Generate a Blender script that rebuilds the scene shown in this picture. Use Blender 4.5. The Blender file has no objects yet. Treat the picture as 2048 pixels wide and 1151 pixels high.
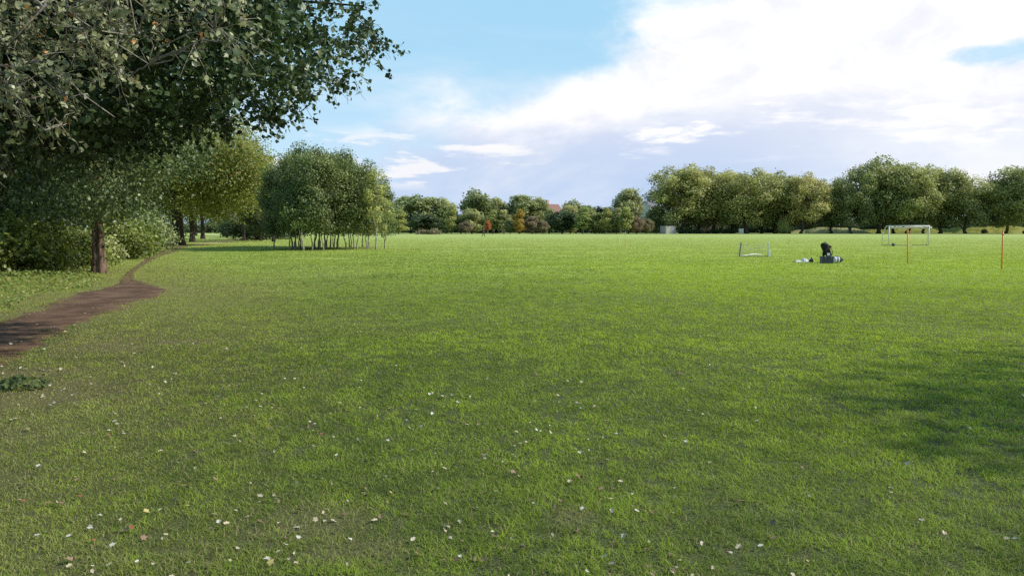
import bpy, bmesh, math, random
import numpy as np
from mathutils import Vector, Matrix

R = math.radians
scn = bpy.context.scene
COL = scn.collection
CH = 1.6                      # eye height
FPX = 1518.0                  # focal length in photo pixels (2048 wide)
PITCH = math.atan((575.5 - 457.0) / FPX)
SUN_AZ, SUN_EL = R(93), R(38)   # clockwise from +Y (view direction)
random.seed(5)


# ------------------------------------------------------------------ helpers
def ray(px, py):
    x, y = (px - 1024) / FPX, -(py - 575.5) / FPX
    return np.array([x, math.cos(PITCH) + y * math.sin(PITCH), -math.sin(PITCH) + y * math.cos(PITCH)])


def ground_at(px, py):
    d = ray(px, py)
    t = CH / -d[2]
    return float(d[0] * t), float(d[1] * t)


def space_at(px, py, depth):
    d = ray(px, py)
    t = depth / d[1]
    return np.array([d[0] * t, depth, CH + d[2] * t])


def tag(o, label=None, cat=None, group=None, kind=None):
    if label: o['label'] = label
    if cat: o['category'] = cat
    if group: o['group'] = group
    if kind: o['kind'] = kind
    return o


def empty(name, loc, rz=0.0):
    o = bpy.data.objects.new(name, None)
    o.empty_display_size = 0.3
    o.location = loc
    o.rotation_euler = (0, 0, rz)
    COL.objects.link(o)
    return o


def link(name, me, mat=None, parent=None, loc=(0, 0, 0), rot=(0, 0, 0)):
    o = bpy.data.objects.new(name, me)
    if mat is not None and len(me.materials) == 0:
        me.materials.append(mat)
    o.location = loc
    o.rotation_euler = rot
    if parent is not None:
        o.parent = parent
    COL.objects.link(o)
    return o


def copy_tree(root, loc, rz=0.0, scale=(1, 1, 1)):
    r = root.copy()
    COL.objects.link(r)
    r.location = loc
    r.rotation_euler = (0, 0, rz)
    r.scale = scale
    for ch in list(root.children):
        c = ch.copy()
        COL.objects.link(c)
        c.parent = r
    return r


def np_mesh(name, V, F, smooth=False, **attrs):
    V = np.asarray(V, np.float32)
    F = np.asarray(F, np.int32)
    k = F.shape[1]
    me = bpy.data.meshes.new(name)
    me.vertices.add(len(V))
    me.vertices.foreach_set('co', V.ravel())
    me.loops.add(F.size)
    me.loops.foreach_set('vertex_index', F.ravel())
    me.polygons.add(len(F))
    me.polygons.foreach_set('loop_start', np.arange(len(F), dtype=np.int32) * k)
    if smooth:
        me.polygons.foreach_set('use_smooth', np.ones(len(F), dtype=bool))
    for n, a in attrs.items():
        at = me.attributes.new(n, 'FLOAT', 'POINT')
        at.data.foreach_set('value', np.asarray(a, np.float32))
    me.update(calc_edges=True)
    return me


def unit(a):
    return a / np.maximum(np.linalg.norm(a, axis=-1, keepdims=True), 1e-9)


def vnoise(x, y, seed=0):
    """lattice value noise 0..1 on numpy arrays"""
    xi, yi = np.floor(x).astype(np.int64), np.floor(y).astype(np.int64)
    fx, fy = x - xi, y - yi
    fx, fy = fx * fx * (3 - 2 * fx), fy * fy * (3 - 2 * fy)

    def h(a, b):
        n = (a * 374761393 + b * 668265263 + seed * 982451653) & 0x7fffffff
        n = ((n ^ (n >> 13)) * 1274126177) & 0x7fffffff
        return ((n ^ (n >> 16)) & 0xffff) / 65535.0
    return (h(xi, yi) * (1 - fx) + h(xi + 1, yi) * fx) * (1 - fy) + (h(xi, yi + 1) * (1 - fx) + h(xi + 1, yi + 1) * fx) * fy


def fbm(x, y, s, seed=0, o=3):
    v, a, t = 0, 1.0, 0
    for i in range(o):
        v = v + a * vnoise(x * s * 2 ** i, y * s * 2 ** i, seed + i)
        t += a
        a *= .55
    return v / t


def sstep(a, b, x):
    t = np.clip((x - a) / (b - a), 0, 1)
    return t * t * (3 - 2 * t)


# ------------------------------------------------------------------ materials
def new_mat(name):
    m = bpy.data.materials.new(name)
    m.use_nodes = True
    nt = m.node_tree
    nt.nodes.clear()
    out = nt.nodes.new('ShaderNodeOutputMaterial')
    return m, nt, out


def nd(nt, t, **kw):
    n = nt.nodes.new('ShaderNode' + t)
    for k, v in kw.items():
        if k in n.inputs.keys():
            n.inputs[k].default_value = v
        else:
            setattr(n, k, v)
    return n


def c4(c):
    return (c[0], c[1], c[2], 1)


def mixc(nt, fac, a, b):
    n = nt.nodes.new('ShaderNodeMix')
    n.data_type = 'RGBA'
    for sock, v in ((n.inputs[0], fac), (n.inputs[6], a), (n.inputs[7], b)):
        if hasattr(v, 'links'):
            nt.links.new(v, sock)
        elif isinstance(v, (tuple, list)):
            sock.default_value = c4(v)
        else:
            sock.default_value = v
    return n.outputs[2]


def math_n(nt, op, a, b=None, clamp=False):
    n = nt.nodes.new('ShaderNodeMath')
    n.operation = op
    n.use_clamp = clamp
    for i, v in enumerate((a, b)):
        if v is None: continue
        if hasattr(v, 'links'):
            nt.links.new(v, n.inputs[i])
        else:
            n.inputs[i].default_value = v
    return n.outputs[0]


def maprange(nt, v, a, b, c=0.0, d=1.0, kind='SMOOTHSTEP'):
    n = nt.nodes.new('ShaderNodeMapRange')
    n.interpolation_type = kind
    nt.links.new(v, n.inputs[0])
    for i, x in enumerate((a, b, c, d)):
        n.inputs[i + 1].default_value = x
    return n.outputs[0]


def noise(nt, vec, scale, detail=4, rough=.55, dist=0.0):
    n = nd(nt, 'TexNoise', Scale=scale, Detail=detail, Roughness=rough, Distortion=dist)
    if vec is not None:
        nt.links.new(vec, n.inputs['Vector'])
    return n.outputs['Fac']


def plain(name, col, rough=.6, metal=0.0, var=.15, scale=30, spec=.4, bump=.0):
    m, nt, out = new_mat(name)
    p = nd(nt, 'BsdfPrincipled', Roughness=rough, Metallic=metal)
    p.inputs['Specular IOR Level'].default_value = spec
    tc = nd(nt, 'TexCoord')
    f = noise(nt, tc.outputs['Object'], scale, 5)
    c = mixc(nt, f, tuple(x * (1 - var) for x in col), tuple(min(1, x * (1 + var)) for x in col))
    nt.links.new(c, p.inputs['Base Color'])
    if bump:
        b = nd(nt, 'Bump', Strength=bump, Distance=.01)
        nt.links.new(f, b.inputs['Height'])
        nt.links.new(b.outputs[0], p.inputs['Normal'])
    nt.links.new(p.outputs[0], out.inputs[0])
    return m


def foliage(name, dark, light, trans=.3, rough=.5, spec=.35, odd=None, oddcut=.93, vary=.12):
    """leaf material: tint attribute mixes dark and light, rare leaves take the odd colour"""
    m, nt, out = new_mat(name)
    at = nd(nt, 'Attribute', attribute_name='tint')
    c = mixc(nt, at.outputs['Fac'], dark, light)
    if odd:
        at2 = nd(nt, 'Attribute', attribute_name='odd')
        f = maprange(nt, at2.outputs['Fac'], oddcut, oddcut + .03)
        c = mixc(nt, f, c, odd)
    oi = nd(nt, 'ObjectInfo')
    hs = nd(nt, 'HueSaturation')
    nt.links.new(c, hs.inputs['Color'])
    nt.links.new(maprange(nt, oi.outputs['Random'], 0, 1, .5 - .025, .5 + .015, 'LINEAR'), hs.inputs['Hue'])
    nt.links.new(maprange(nt, oi.outputs['Random'], 0, 1, 1 + vary, 1 - vary, 'LINEAR'), hs.inputs['Value'])
    p = nd(nt, 'BsdfPrincipled', Roughness=rough)
    p.inputs['Specular IOR Level'].default_value = spec
    nt.links.new(hs.outputs[0], p.inputs['Base Color'])
    t = nd(nt, 'BsdfTranslucent')
    hs2 = nd(nt, 'HueSaturation', Hue=.485, Saturation=1.1, Value=1.5)
    nt.links.new(hs.outputs[0], hs2.inputs['Color'])
    nt.links.new(hs2.outputs[0], t.inputs[0])
    mx = nd(nt, 'MixShader', Fac=trans)
    nt.links.new(p.outputs[0], mx.inputs[1])
    nt.links.new(t.outputs[0], mx.inputs[2])
    nt.links.new(mx.outputs[0], out.inputs[0])
    return m


def bark(name, a, b, scale=(14, 14, 2.5), bump=.8):
    m, nt, out = new_mat(name)
    tc = nd(nt, 'TexCoord')
    mp = nd(nt, 'Mapping')
    mp.inputs['Scale'].default_value = scale
    nt.links.new(tc.outputs['Object'], mp.inputs['Vector'])
    f = noise(nt, mp.outputs[0], 1.0, 6, .65, .6)
    g = noise(nt, tc.outputs['Object'], 1.3, 3)
    c = mixc(nt, maprange(nt, f, .35, .65), a, b)
    c = mixc(nt, math_n(nt, 'MULTIPLY', g, .5), c, tuple(x * .5 for x in a))
    p = nd(nt, 'BsdfPrincipled', Roughness=.9)
    p.inputs['Specular IOR Level'].default_value = .15
    nt.links.new(c, p.inputs['Base Color'])
    bp = nd(nt, 'Bump', Strength=bump, Distance=.04)
    nt.links.new(f, bp.inputs['Height'])
    nt.links.new(bp.outputs[0], p.inputs['Normal'])
    nt.links.new(p.outputs[0], out.inputs[0])
    return m


M = {}
M['bark_brown'] = bark('bark_brown', (.06, .038, .026), (.30, .21, .15))
M['bark_dark'] = bark('bark_dark', (.025, .02, .015), (.11, .085, .07))
M['bark_pale'] = bark('bark_pale', (.20, .185, .15), (.50, .47, .39), (5, 5, 9), .3)
M['bark_twig'] = bark('bark_twig', (.20, .18, .15), (.46, .42, .36), (20, 20, 6), .3)
M['bark_plane'] = bark('bark_plane', (.05, .042, .032), (.20, .18, .13), (3, 3, 1.5), .4)
M['leaf_near'] = foliage('leaf_near', (.030, .050, .018), (.42, .49, .27), .34, .42, .5, odd=(.42, .26, .05), oddcut=.965)
M['leaf_poplar'] = foliage('leaf_poplar', (.020, .042, .015), (.125, .190, .070), .22, .40, .45, odd=(.20, .17, .03), oddcut=.985)
M['leaf_shade'] = foliage('leaf_shade', (.040, .070, .026), (.22, .28, .105), .25, .45, .45)
M['leaf_lime'] = foliage('leaf_lime', (.085, .125, .028), (.30, .36, .085), .35, .5, .4, odd=(.30, .22, .05))
M['leaf_pale'] = foliage('leaf_pale', (0.169, 0.195, 0.058), (0.468, 0.455, 0.195), .4, .5, .4)
M['leaf_tan'] = foliage('leaf_tan', (.15, .14, .075), (.38, .35, .20), .35, .6, .3)
M['leaf_grove'] = foliage('leaf_grove', (.055, .088, .032), (.27, .34, .12), .28, .45, .4)
M['leaf_birch'] = foliage('leaf_birch', (.14, .185, .060), (.54, .58, .20), .35, .5, .4)
M['leaf_dark'] = foliage('leaf_dark', (.034, .056, .026), (.12, .165, .064), .15, .55, .3)
M['leaf_mid'] = foliage('leaf_mid', (.085, .120, .048), (.44, .50, .20), .28, .5, .4)
M['leaf_olive'] = foliage('leaf_olive', (.13, .160, .066), (.55, .58, .25), .32, .5, .35)
M['leaf_brown'] = foliage('leaf_brown', (.12, .105, .06), (.40, .34, .21), .25, .6, .3)
M['leaf_yellow'] = foliage('leaf_yellow', (.22, .18, .04), (.62, .48, .10), .35, .5, .3)
M['leaf_red'] = foliage('leaf_red', (.32, .10, .05), (.68, .28, .13), .35, .5, .3)
M['leaf_plane'] = foliage('leaf_plane', (.10, .135, .050), (.58, .60, .22), .30, .48, .4, odd=(.26, .22, .08), oddcut=.95)  # paled in place of distance haze, as are the belt leaf colours
M['leaf_bramble'] = foliage('leaf_bramble', (.030, .060, .014), (.30, .37, .075), .3, .42, .45, odd=(.30, .15, .03), oddcut=.985)
M['leaf_herb'] = foliage('leaf_herb', (0.088, 0.138, 0.027), (0.300, 0.375, 0.094), .35, .45, .4, odd=(.36, .30, .12), oddcut=.90)


# ------------------------------------------------------------------ path and ground shape
PATH = np.array([(-5.6, -14, .8), (-5.4, -4, .8), (-5.4, 2, .8), (-5.95, 6, .8), (-6.95, 9.6, .70), (-7.9, 12.5, .68), (-8.7, 15.2, .78),
                 (-9.4, 17.6, 1.05), (-9.8, 19.4, 1.2), (-10.7, 21.4, .45), (-12.3, 24.2, .17), (-14.0, 27.8, .14), (-16.4, 33.5, .15),
                 (-19.5, 41, .26), (-23.6, 52, .45), (-28.0, 63, .6), (-31.0, 72, .8), (-33.5, 84, 1.0), (-40, 112, 1.1), (-52, 165, 1.1)])


def path_gap(x, y):
    """signed distance to the path's edge (negative on it)"""
    best = np.full(x.shape, 1e9)
    for (ax, ay, aw), (bx, by, bw) in zip(PATH[:-1], PATH[1:]):
        dx, dy = bx - ax, by - ay
        t = np.clip(((x - ax) * dx + (y - ay) * dy) / (dx * dx + dy * dy), 0, 1)
        d = np.hypot(x - ax - t * dx, y - ay - t * dy) - (aw + t * (bw - aw))
        best = np.minimum(best, d)
    return best


def hz(x, y):
    """lawn height: gentle bumps, flat beside the path"""
    k = sstep(.6, 3.5, path_gap(x, y))
    far = 1 - sstep(60, 110, y)
    b = (fbm(x, y, .55, 3, 2) - .5) * .055 + (fbm(x, y, .16, 9, 2) - .5) * .09
    return k * far * b * sstep(-1.0, 1.5, y + 0 * x)


def dryness(x, y):
    g = path_gap(x, y)
    near = (1 - sstep(.1, 4.2, g)) * .42
    left = (1 - sstep(-5.5, 1.5, x + .12 * y)) * .25 * (1 - sstep(25, 45, y))
    patch = sstep(.52, .72, fbm(x, y, .42, 21, 3)) * .30 * (1 - sstep(9, 22, y))
    fine = (fbm(x, y, 1.9, 33, 2) - .5) * .5
    return np.clip(near * (.55 + fbm(x, y, .8, 5, 3) * .7) + left + patch * (.5 + fine) + fine * .25 * (1 - sstep(10, 30, y)) + .5 * worn(x, y), 0, 1)


def worn(x, y):
    """scuffed turf beside the path"""
    w = 0 * x
    for px, py, rx, ry in [(215, 695, .75, .7), (345, 685, .6, .4), (112, 775, .4, .4), (20, 800, .8, .5), (60, 745, .7, .4), (640, 1050, .4, .3), (1140, 1030, .25, .2), (700, 1100, .35, .2)]:
        cx, cy = ground_at(px, py)
        w = np.maximum(w, 1 - sstep(.2, 1.2, np.hypot((x - cx) / rx, (y - cy) / ry) + (fbm(x, y, 3.5, 61, 3) - .5) * 1.3))
    return w


def warp_axis(lo, hi, n, k, c):
    t = np.linspace(-1, 1, n)
    s = np.sinh(k * t) / np.sinh(k)
    return np.where(s < 0, c + s * (c - lo), c + s * (hi - c))


gx = warp_axis(-1400, 1400, 301, 7.2, 0)
gy = np.concatenate([np.linspace(-200, -6, 14)[:-1], np.linspace(-6, 30, 150)[:-1], 30 + (2600 - 30) * np.linspace(0, 1, 120) ** 3.2])
GX, GY = np.meshgrid(gx, gy)
gxx, gyy = GX.ravel(), GY.ravel()
nx, ny = len(gx), len(gy)
idx = np.arange(nx * ny).reshape(ny, nx)
GF = np.stack([idx[:-1, :-1], idx[:-1, 1:], idx[1:, 1:], idx[1:, :-1]], -1).reshape(-1, 4)


def lawn_material():
    m, nt, out = new_mat('lawn')
    geo = nd(nt, 'NewGeometry')
    pos = geo.outputs['Position']
    sx = nd(nt, 'SeparateXYZ')
    nt.links.new(pos, sx.inputs[0])
    dry = nd(nt, 'Attribute', attribute_name='dry').outputs['Fac']
    # far sward (blades too small to build) and near thatch seen between the built blades
    big = noise(nt, pos, .09, 5, .6)
    mid = noise(nt, pos, 1.1, 5, .65)
    mp = nd(nt, 'Mapping')
    mp.inputs['Scale'].default_value = (.25, 1.0, 1)
    nt.links.new(pos, mp.inputs['Vector'])
    streak = noise(nt, mp.outputs[0], .35, 4, .6)
    fine = noise(nt, pos, 22, 4, .7)
    far = mixc(nt, maprange(nt, big, .35, .65), (.30, .40, .070), (.37, .45, .10))
    far = mixc(nt, maprange(nt, streak, .42, .64), far, (.35, .43, .10))
    far = mixc(nt, math_n(nt, 'MULTIPLY', maprange(nt, mid, .5, .75), .55), far, (.19, .28, .035))
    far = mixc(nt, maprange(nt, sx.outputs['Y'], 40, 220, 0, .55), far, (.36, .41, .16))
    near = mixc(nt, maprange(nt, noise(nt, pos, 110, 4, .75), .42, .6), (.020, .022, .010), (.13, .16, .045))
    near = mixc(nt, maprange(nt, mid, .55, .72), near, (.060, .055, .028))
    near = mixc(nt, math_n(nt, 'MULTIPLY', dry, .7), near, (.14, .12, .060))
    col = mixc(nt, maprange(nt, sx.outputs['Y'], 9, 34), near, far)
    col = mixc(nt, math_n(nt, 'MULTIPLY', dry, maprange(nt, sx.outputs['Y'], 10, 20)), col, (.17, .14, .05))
    p = nd(nt, 'BsdfPrincipled', Roughness=.85)
    p.inputs['Specular IOR Level'].default_value = .12
    nt.links.new(col, p.inputs['Base Color'])
    h = math_n(nt, 'ADD', math_n(nt, 'MULTIPLY', fine, .4), mid)
    bp = nd(nt, 'Bump', Strength=.55, Distance=.06)
    nt.links.new(h, bp.inputs['Height'])
    nt.links.new(bp.outputs[0], p.inputs['Normal'])
    nt.links.new(p.outputs[0], out.inputs[0])
    return m


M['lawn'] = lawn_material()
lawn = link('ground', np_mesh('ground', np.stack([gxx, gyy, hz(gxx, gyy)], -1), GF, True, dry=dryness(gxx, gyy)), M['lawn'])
tag(lawn, kind='structure')


def path_material():
    m, nt, out = new_mat('dirt')
    geo = nd(nt, 'NewGeometry')
    pos = geo.outputs['Position']
    a = noise(nt, pos, 1.3, 6, .65)
    b = noise(nt, pos, 30, 5, .7)
    c = mixc(nt, maprange(nt, a, .35, .68), (.085, .046, .029), (.175, .108, .068))
    c = mixc(nt, maprange(nt, b, .55, .75, 0, .6), c, (.26, .185, .13))
    c = mixc(nt, maprange(nt, noise(nt, pos, 4.5, 5, .7), .56, .70, 0, .8), c, (.07, .045, .026))
    sx = nd(nt, 'SeparateXYZ')
    nt.links.new(pos, sx.inputs[0])
    c = mixc(nt, maprange(nt, sx.outputs['Y'], 66, 78), c, (.42, .33, .19))
    p = nd(nt, 'BsdfPrincipled', Roughness=.9)
    p.inputs['Specular IOR Level'].default_value = .15
    nt.links.new(c, p.inputs['Base Color'])
    bp = nd(nt, 'Bump', Strength=.7, Distance=.03)
    nt.links.new(math_n(nt, 'ADD', a, math_n(nt, 'MULTIPLY', b, .3)), bp.inputs['Height'])
    nt.links.new(bp.outputs[0], p.inputs['Normal'])
    nt.links.new(p.outputs[0], out.inputs[0])
    return m


# the path: a strip swept along the polyline with ragged edges
seg = np.hypot(np.diff(PATH[:, 0]), np.diff(PATH[:, 1]))
cum = np.concatenate([[0], np.cumsum(seg)])
ss = np.concatenate([np.arange(0, 60, .22), np.arange(60, cum[-1], 1.2)])
# smooth the polyline by averaging samples
ker = np.ones(9) / 9
pxs, pys, pws = [np.convolve(np.pad(np.interp(ss, cum, PATH[:, i]), 4, mode='edge'), ker, 'valid') for i in range(3)]
tx, ty = np.gradient(pxs), np.gradient(pys)
tl = np.hypot(tx, ty)
nxv, nyv = -ty / tl, tx / tl
rows = []
U = np.linspace(-1, 1, 9)
for u in U:
    jit = (fbm(pxs * 1.0 + u * 50, pys * 1.0, 1.3, 50, 4) - .5) * 1.2 * np.minimum(1, pws) * abs(u)
    w = (pws + jit) * u
    rows.append(np.stack([pxs + nxv * w, pys + nyv * w, np.full_like(pxs, .010) - .012 * (abs(u) > .99)], -1))
PV = np.stack(rows, 1)
n_s, n_u = PV.shape[:2]
pi_ = np.arange(n_s * n_u).reshape(n_s, n_u)
PF = np.stack([pi_[:-1, :-1], pi_[1:, :-1], pi_[1:, 1:], pi_[:-1, 1:]], -1).reshape(-1, 4)[:, ::-1]
PV = PV.reshape(-1, 3)
PV[:, 2] += hz(PV[:, 0], PV[:, 1]) * 1.0
dirt = link('path', np_mesh('path', PV, PF, True), path_material())
tag(dirt, kind='structure')


# ------------------------------------------------------------------ grass blades
def grass():
    g = np.random.default_rng(11)
    N = 2150000
    d0, d1 = 2.2, 160.0
    y = d0 * np.exp(g.random(N) * math.log(d1 / d0))
    keep = g.random(N) < np.where(y < 4.5, (y / 4.5) ** .6, 1) * (1 - .95 * sstep(45, 155, y))
    y = y[keep]
    x = (g.random(len(y)) * 2 - 1) * (y * .78 + 3.0)
    # clumping and bare spots
    gap = path_gap(x, y) + (fbm(x, y, 2.2, 70, 4) - .5) * 1.5
    spot = fbm(x, y * .8, 13.0, 88, 2) * .75 + fbm(x, y, 1.1, 89, 2) * .25
    dr = dryness(x, y)
    dens = np.maximum(sstep(-.50, .45, gap), .8 * sstep(21, 25, y)) * (1 - .95 * sstep(.62, .70, spot) * (1 - sstep(12, 25, y))) * (1 - .25 * dr)
    dens = dens * (1 - .45 * worn(x, y))
    keep = g.random(len(y)) < dens
    x, y, dr, gap = x[keep], y[keep], dr[keep], gap[keep]
    n = len(x)
    z = hz(x, y)
    lush = fbm(x, y, .7, 40, 3)
    h = (.011 + .017 * g.random(n)) * (.25 + .8 * lush + .75 * fbm(x, y, 5.5, 57, 2)) * (1 - .35 * dr) * (1 + .35 * sstep(10, 40, y)) * np.where(g.random(n) < .05, 1.7, 1)
    w = np.maximum(.0030, .00070 * y) * (.7 + .6 * g.random(n)) * .5
    a = g.random(n) * 2 * math.pi
    lean = (.6 + 2.1 * g.random(n)) * h
    b = a + g.normal(0, .5, n)
    ax, ay = np.cos(a), np.sin(a)
    dx, dy = -np.sin(b), np.cos(b)
    V = np.empty((n, 5, 3), np.float32)
    base_z = z - .004
    V[:, 0] = np.stack([x - ax * w, y - ay * w, base_z], -1)
    V[:, 1] = np.stack([x + ax * w, y + ay * w, base_z], -1)
    mx, my = x + dx * lean * .35, y + dy * lean * .35
    V[:, 2] = np.stack([mx + ax * w * .8, my + ay * w * .8, z + h * .62], -1)
    V[:, 3] = np.stack([mx - ax * w * .8, my - ay * w * .8, z + h * .62], -1)
    V[:, 4] = np.stack([x + dx * lean, y + dy * lean, z + h], -1)
    i = np.arange(n)[:, None] * 5
    F = np.concatenate([i + np.array([[0, 1, 2]]), i + np.array([[0, 2, 3]]), i + np.array([[3, 2, 4]])], 0)
    tint = np.clip(.06 + .5 * g.random(n) + .48 * (fbm(x, y, .35, 91, 3) - .33) + 1.0 * (fbm(x, y * .8, 5.0, 92, 3) - .45) + .30 * sstep(-5, 7, x - .05 * y) - .13 * (1 - sstep(3.2, 9.5, y)), 0, 1)  # tint lowered near the viewer, in place of fewer lit blade tops showing
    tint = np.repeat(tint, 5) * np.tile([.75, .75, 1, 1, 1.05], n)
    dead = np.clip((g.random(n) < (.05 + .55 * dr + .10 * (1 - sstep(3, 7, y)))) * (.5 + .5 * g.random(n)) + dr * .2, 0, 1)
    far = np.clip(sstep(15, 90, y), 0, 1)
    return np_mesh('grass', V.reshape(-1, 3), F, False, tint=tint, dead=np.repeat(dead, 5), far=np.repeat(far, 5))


def grass_material():
    m, nt, out = new_mat('grass_blades')
    t = nd(nt, 'Attribute', attribute_name='tint').outputs['Fac']
    de = nd(nt, 'Attribute', attribute_name='dead').outputs['Fac']
    fa = nd(nt, 'Attribute', attribute_name='far').outputs['Fac']
    c = mixc(nt, t, (.092, .150, .022), (.42, .575, .048))
    c = mixc(nt, de, c, (.42, .38, .17))
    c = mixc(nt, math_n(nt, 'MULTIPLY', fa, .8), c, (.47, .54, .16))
    p = nd(nt, 'BsdfPrincipled', Roughness=.55)
    p.inputs['Specular IOR Level'].default_value = .25
    nt.links.new(c, p.inputs['Base Color'])
    # lean the shading normal upwards so upright blades are lit like flat lawn
    geo = nd(nt, 'NewGeometry')
    va = nt.nodes.new('ShaderNodeVectorMath'); va.operation = 'ADD'
    nt.links.new(geo.outputs['Normal'], va.inputs[0]); va.inputs[1].default_value = (0, 0, 1.1)
    vn = nt.nodes.new('ShaderNodeVectorMath'); vn.operation = 'NORMALIZE'
    nt.links.new(va.outputs[0], vn.inputs[0])
    nt.links.new(vn.outputs[0], p.inputs['Normal'])
    tr = nd(nt, 'BsdfTranslucent')
    hs = nd(nt, 'HueSaturation', Hue=.49, Saturation=1.1, Value=1.3)
    nt.links.new(c, hs.inputs['Color'])
    nt.links.new(hs.outputs[0], tr.inputs[0])
    mx = nd(nt, 'MixShader', Fac=.35)
    nt.links.new(p.outputs[0], mx.inputs[1])
    nt.links.new(tr.outputs[0], mx.inputs[2])
    nt.links.new(mx.outputs[0], out.inputs[0])
    return m


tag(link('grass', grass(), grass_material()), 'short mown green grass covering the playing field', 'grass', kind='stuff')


# ------------------------------------------------------------------ plants
def leaf_geo(P, Nrm, size, g, droop=.25, aspect=.75, fold=.12):
    """kite shaped leaves (two triangles each, folded on the midrib)"""
    n = len(P)
    Nrm = unit(Nrm)
    t = g.normal(size=(n, 3))
    t[:, 2] -= droop * 2
    a = unit(t - Nrm * (t * Nrm).sum(-1, keepdims=True))
    b = np.cross(Nrm, a)
    s = np.broadcast_to(np.asarray(size, float).reshape(-1, 1), (n, 1))
    w = s * aspect * (.8 + .4 * g.random((n, 1)))
    V = np.empty((n, 4, 3), np.float32)
    V[:, 0] = P - a * s * .5
    V[:, 1] = P - a * s * .08 + b * w * .5 + Nrm * s * fold
    V[:, 2] = P + a * s * .5
    V[:, 3] = P - a * s * .08 - b * w * .5 + Nrm * s * fold
    i = np.arange(n)[:, None] * 4
    F = np.concatenate([i + np.array([[0, 1, 2]]), i + np.array([[0, 2, 3]])], 0)
    return V.reshape(-1, 3), F


def lobed_geo(P, Nrm, size, g, droop=.25, aspect=.9, fold=.12):
    """leaves with a lobed outline and a curled blade, for the nearest tree"""
    n = len(P)
    Nrm = unit(Nrm)
    t = g.normal(size=(n, 3))
    t[:, 2] -= droop * 2
    a = unit(t - Nrm * (t * Nrm).sum(-1, keepdims=True))
    b = np.cross(Nrm, a)
    s = np.broadcast_to(np.asarray(size, float).reshape(-1, 1), (n, 1))
    out = [(0, 0), (-.5, 0), (-.34, .34), (-.12, .30), (.02, .50), (.16, .26), (.34, .24), (.58, 0), (.34, -.24), (.16, -.26), (.02, -.50), (-.12, -.30), (-.34, -.34)]
    curl = g.uniform(-.5, .9, (n, 1))
    V = np.empty((n, len(out), 3), np.float32)
    for k, (u, v) in enumerate(out):
        j = 1 + .14 * g.normal(size=(n, 1))
        V[:, k] = P + a * s * u * j + b * s * v * aspect * j + Nrm * s * (curl * v * v + .3 * curl * u * u + fold * abs(v))
    i = np.arange(n)[:, None] * len(out)
    F = np.concatenate([i + np.array([[0, k, k % 12 + 1]]) for k in range(1, 13)], 0)
    return V.reshape(-1, 3), F


def leaf_mesh(name, P, Nrm, size, tint, g, geo=None, **kw):
    V, F = (geo or leaf_geo)(P, Nrm, size, g, **kw)
    k = len(V) // len(P)
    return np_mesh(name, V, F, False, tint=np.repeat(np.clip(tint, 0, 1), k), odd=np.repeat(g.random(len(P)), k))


def blob_leaves(blobs, n, g, centre, shell=.45, rnd=.8):
    """points spread over the clumps of a crown; returns points, normals, tint"""
    C = np.array([b[:3] for b in blobs], float)
    Rr = np.array([b[3] for b in blobs], float)
    sq = np.array([b[4] if len(b) > 4 else .8 for b in blobs], float)
    w = Rr ** 2
    k = g.choice(len(blobs), n, p=w / w.sum())
    d = unit(g.normal(size=(n, 3)))
    rad = Rr[k] * (shell + (1 - shell) * np.sqrt(g.random(n))) * (1 + .22 * g.normal(size=n).clip(-1.5, 2.2))
    P = C[k] + d * rad[:, None] * np.stack([np.ones(n), np.ones(n), sq[k]], -1)
    out = unit(P - np.asarray(centre))
    Nn = unit(.65 * d + .5 * out + np.array([0, 0, .35]) + rnd * g.normal(size=(n, 3)))
    bt = g.normal(0, .13, len(blobs))
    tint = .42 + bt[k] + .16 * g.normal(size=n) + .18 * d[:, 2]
    return P, Nn, tint


def tube(pts, radii, n=8, rough=0.0, g=None, off=0):
    pts = np.asarray(pts, float)
    m = len(pts)
    T = unit(np.gradient(pts, axis=0))
    ref = np.array([1.0, 0, 0]) if abs(T[0][0]) < .8 else np.array([0, 1.0, 0])
    A = unit(np.cross(T, np.cross(ref, T)))
    B = np.cross(T, A)
    th = np.linspace(0, 2 * math.pi, n, endpoint=False)
    rad = np.asarray(radii, float)[:, None] * np.ones(n)
    if rough and g is not None:
        rad = rad * (1 + rough * g.normal(size=(1, n)).clip(-1.5, 1.5) + .4 * rough * g.normal(size=(m, n)).clip(-1.5, 1.5))
    V = pts[:, None] + rad[..., None] * (np.cos(th)[None, :, None] * A[:, None] + np.sin(th)[None, :, None] * B[:, None])
    i = np.arange(m * n).reshape(m, n) + off
    F = np.stack([i[:-1], np.roll(i, -1, 1)[:-1], np.roll(i, -1, 1)[1:], i[1:]], -1).reshape(-1, 4)
    return V.reshape(-1, 3), F


class Tubes:
    def __init__(s): s.V, s.F, s.n = [], [], 0

    def add(s, pts, radii, n=8, rough=0.0, g=None):
        V, F = tube(pts, radii, n, rough, g, s.n)
        s.V.append(V); s.F.append(F); s.n += len(V)

    def mesh(s, name): return np_mesh(name, np.concatenate(s.V), np.concatenate(s.F), True)


def limb(a, b, g, sag=0.0, k=6, wob=.06):
    """bent line from a to b"""
    a, b = np.asarray(a, float), np.asarray(b, float)
    t = np.linspace(0, 1, k)[:, None]
    L = np.linalg.norm(b - a)
    p = a + (b - a) * t
    p[:, 2] += (np.sin(t[:, 0] * math.pi) * sag * L)
    p[1:-1] += g.normal(0, wob * L / k ** .5 * .6, (k - 2, 3))
    return p


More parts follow.
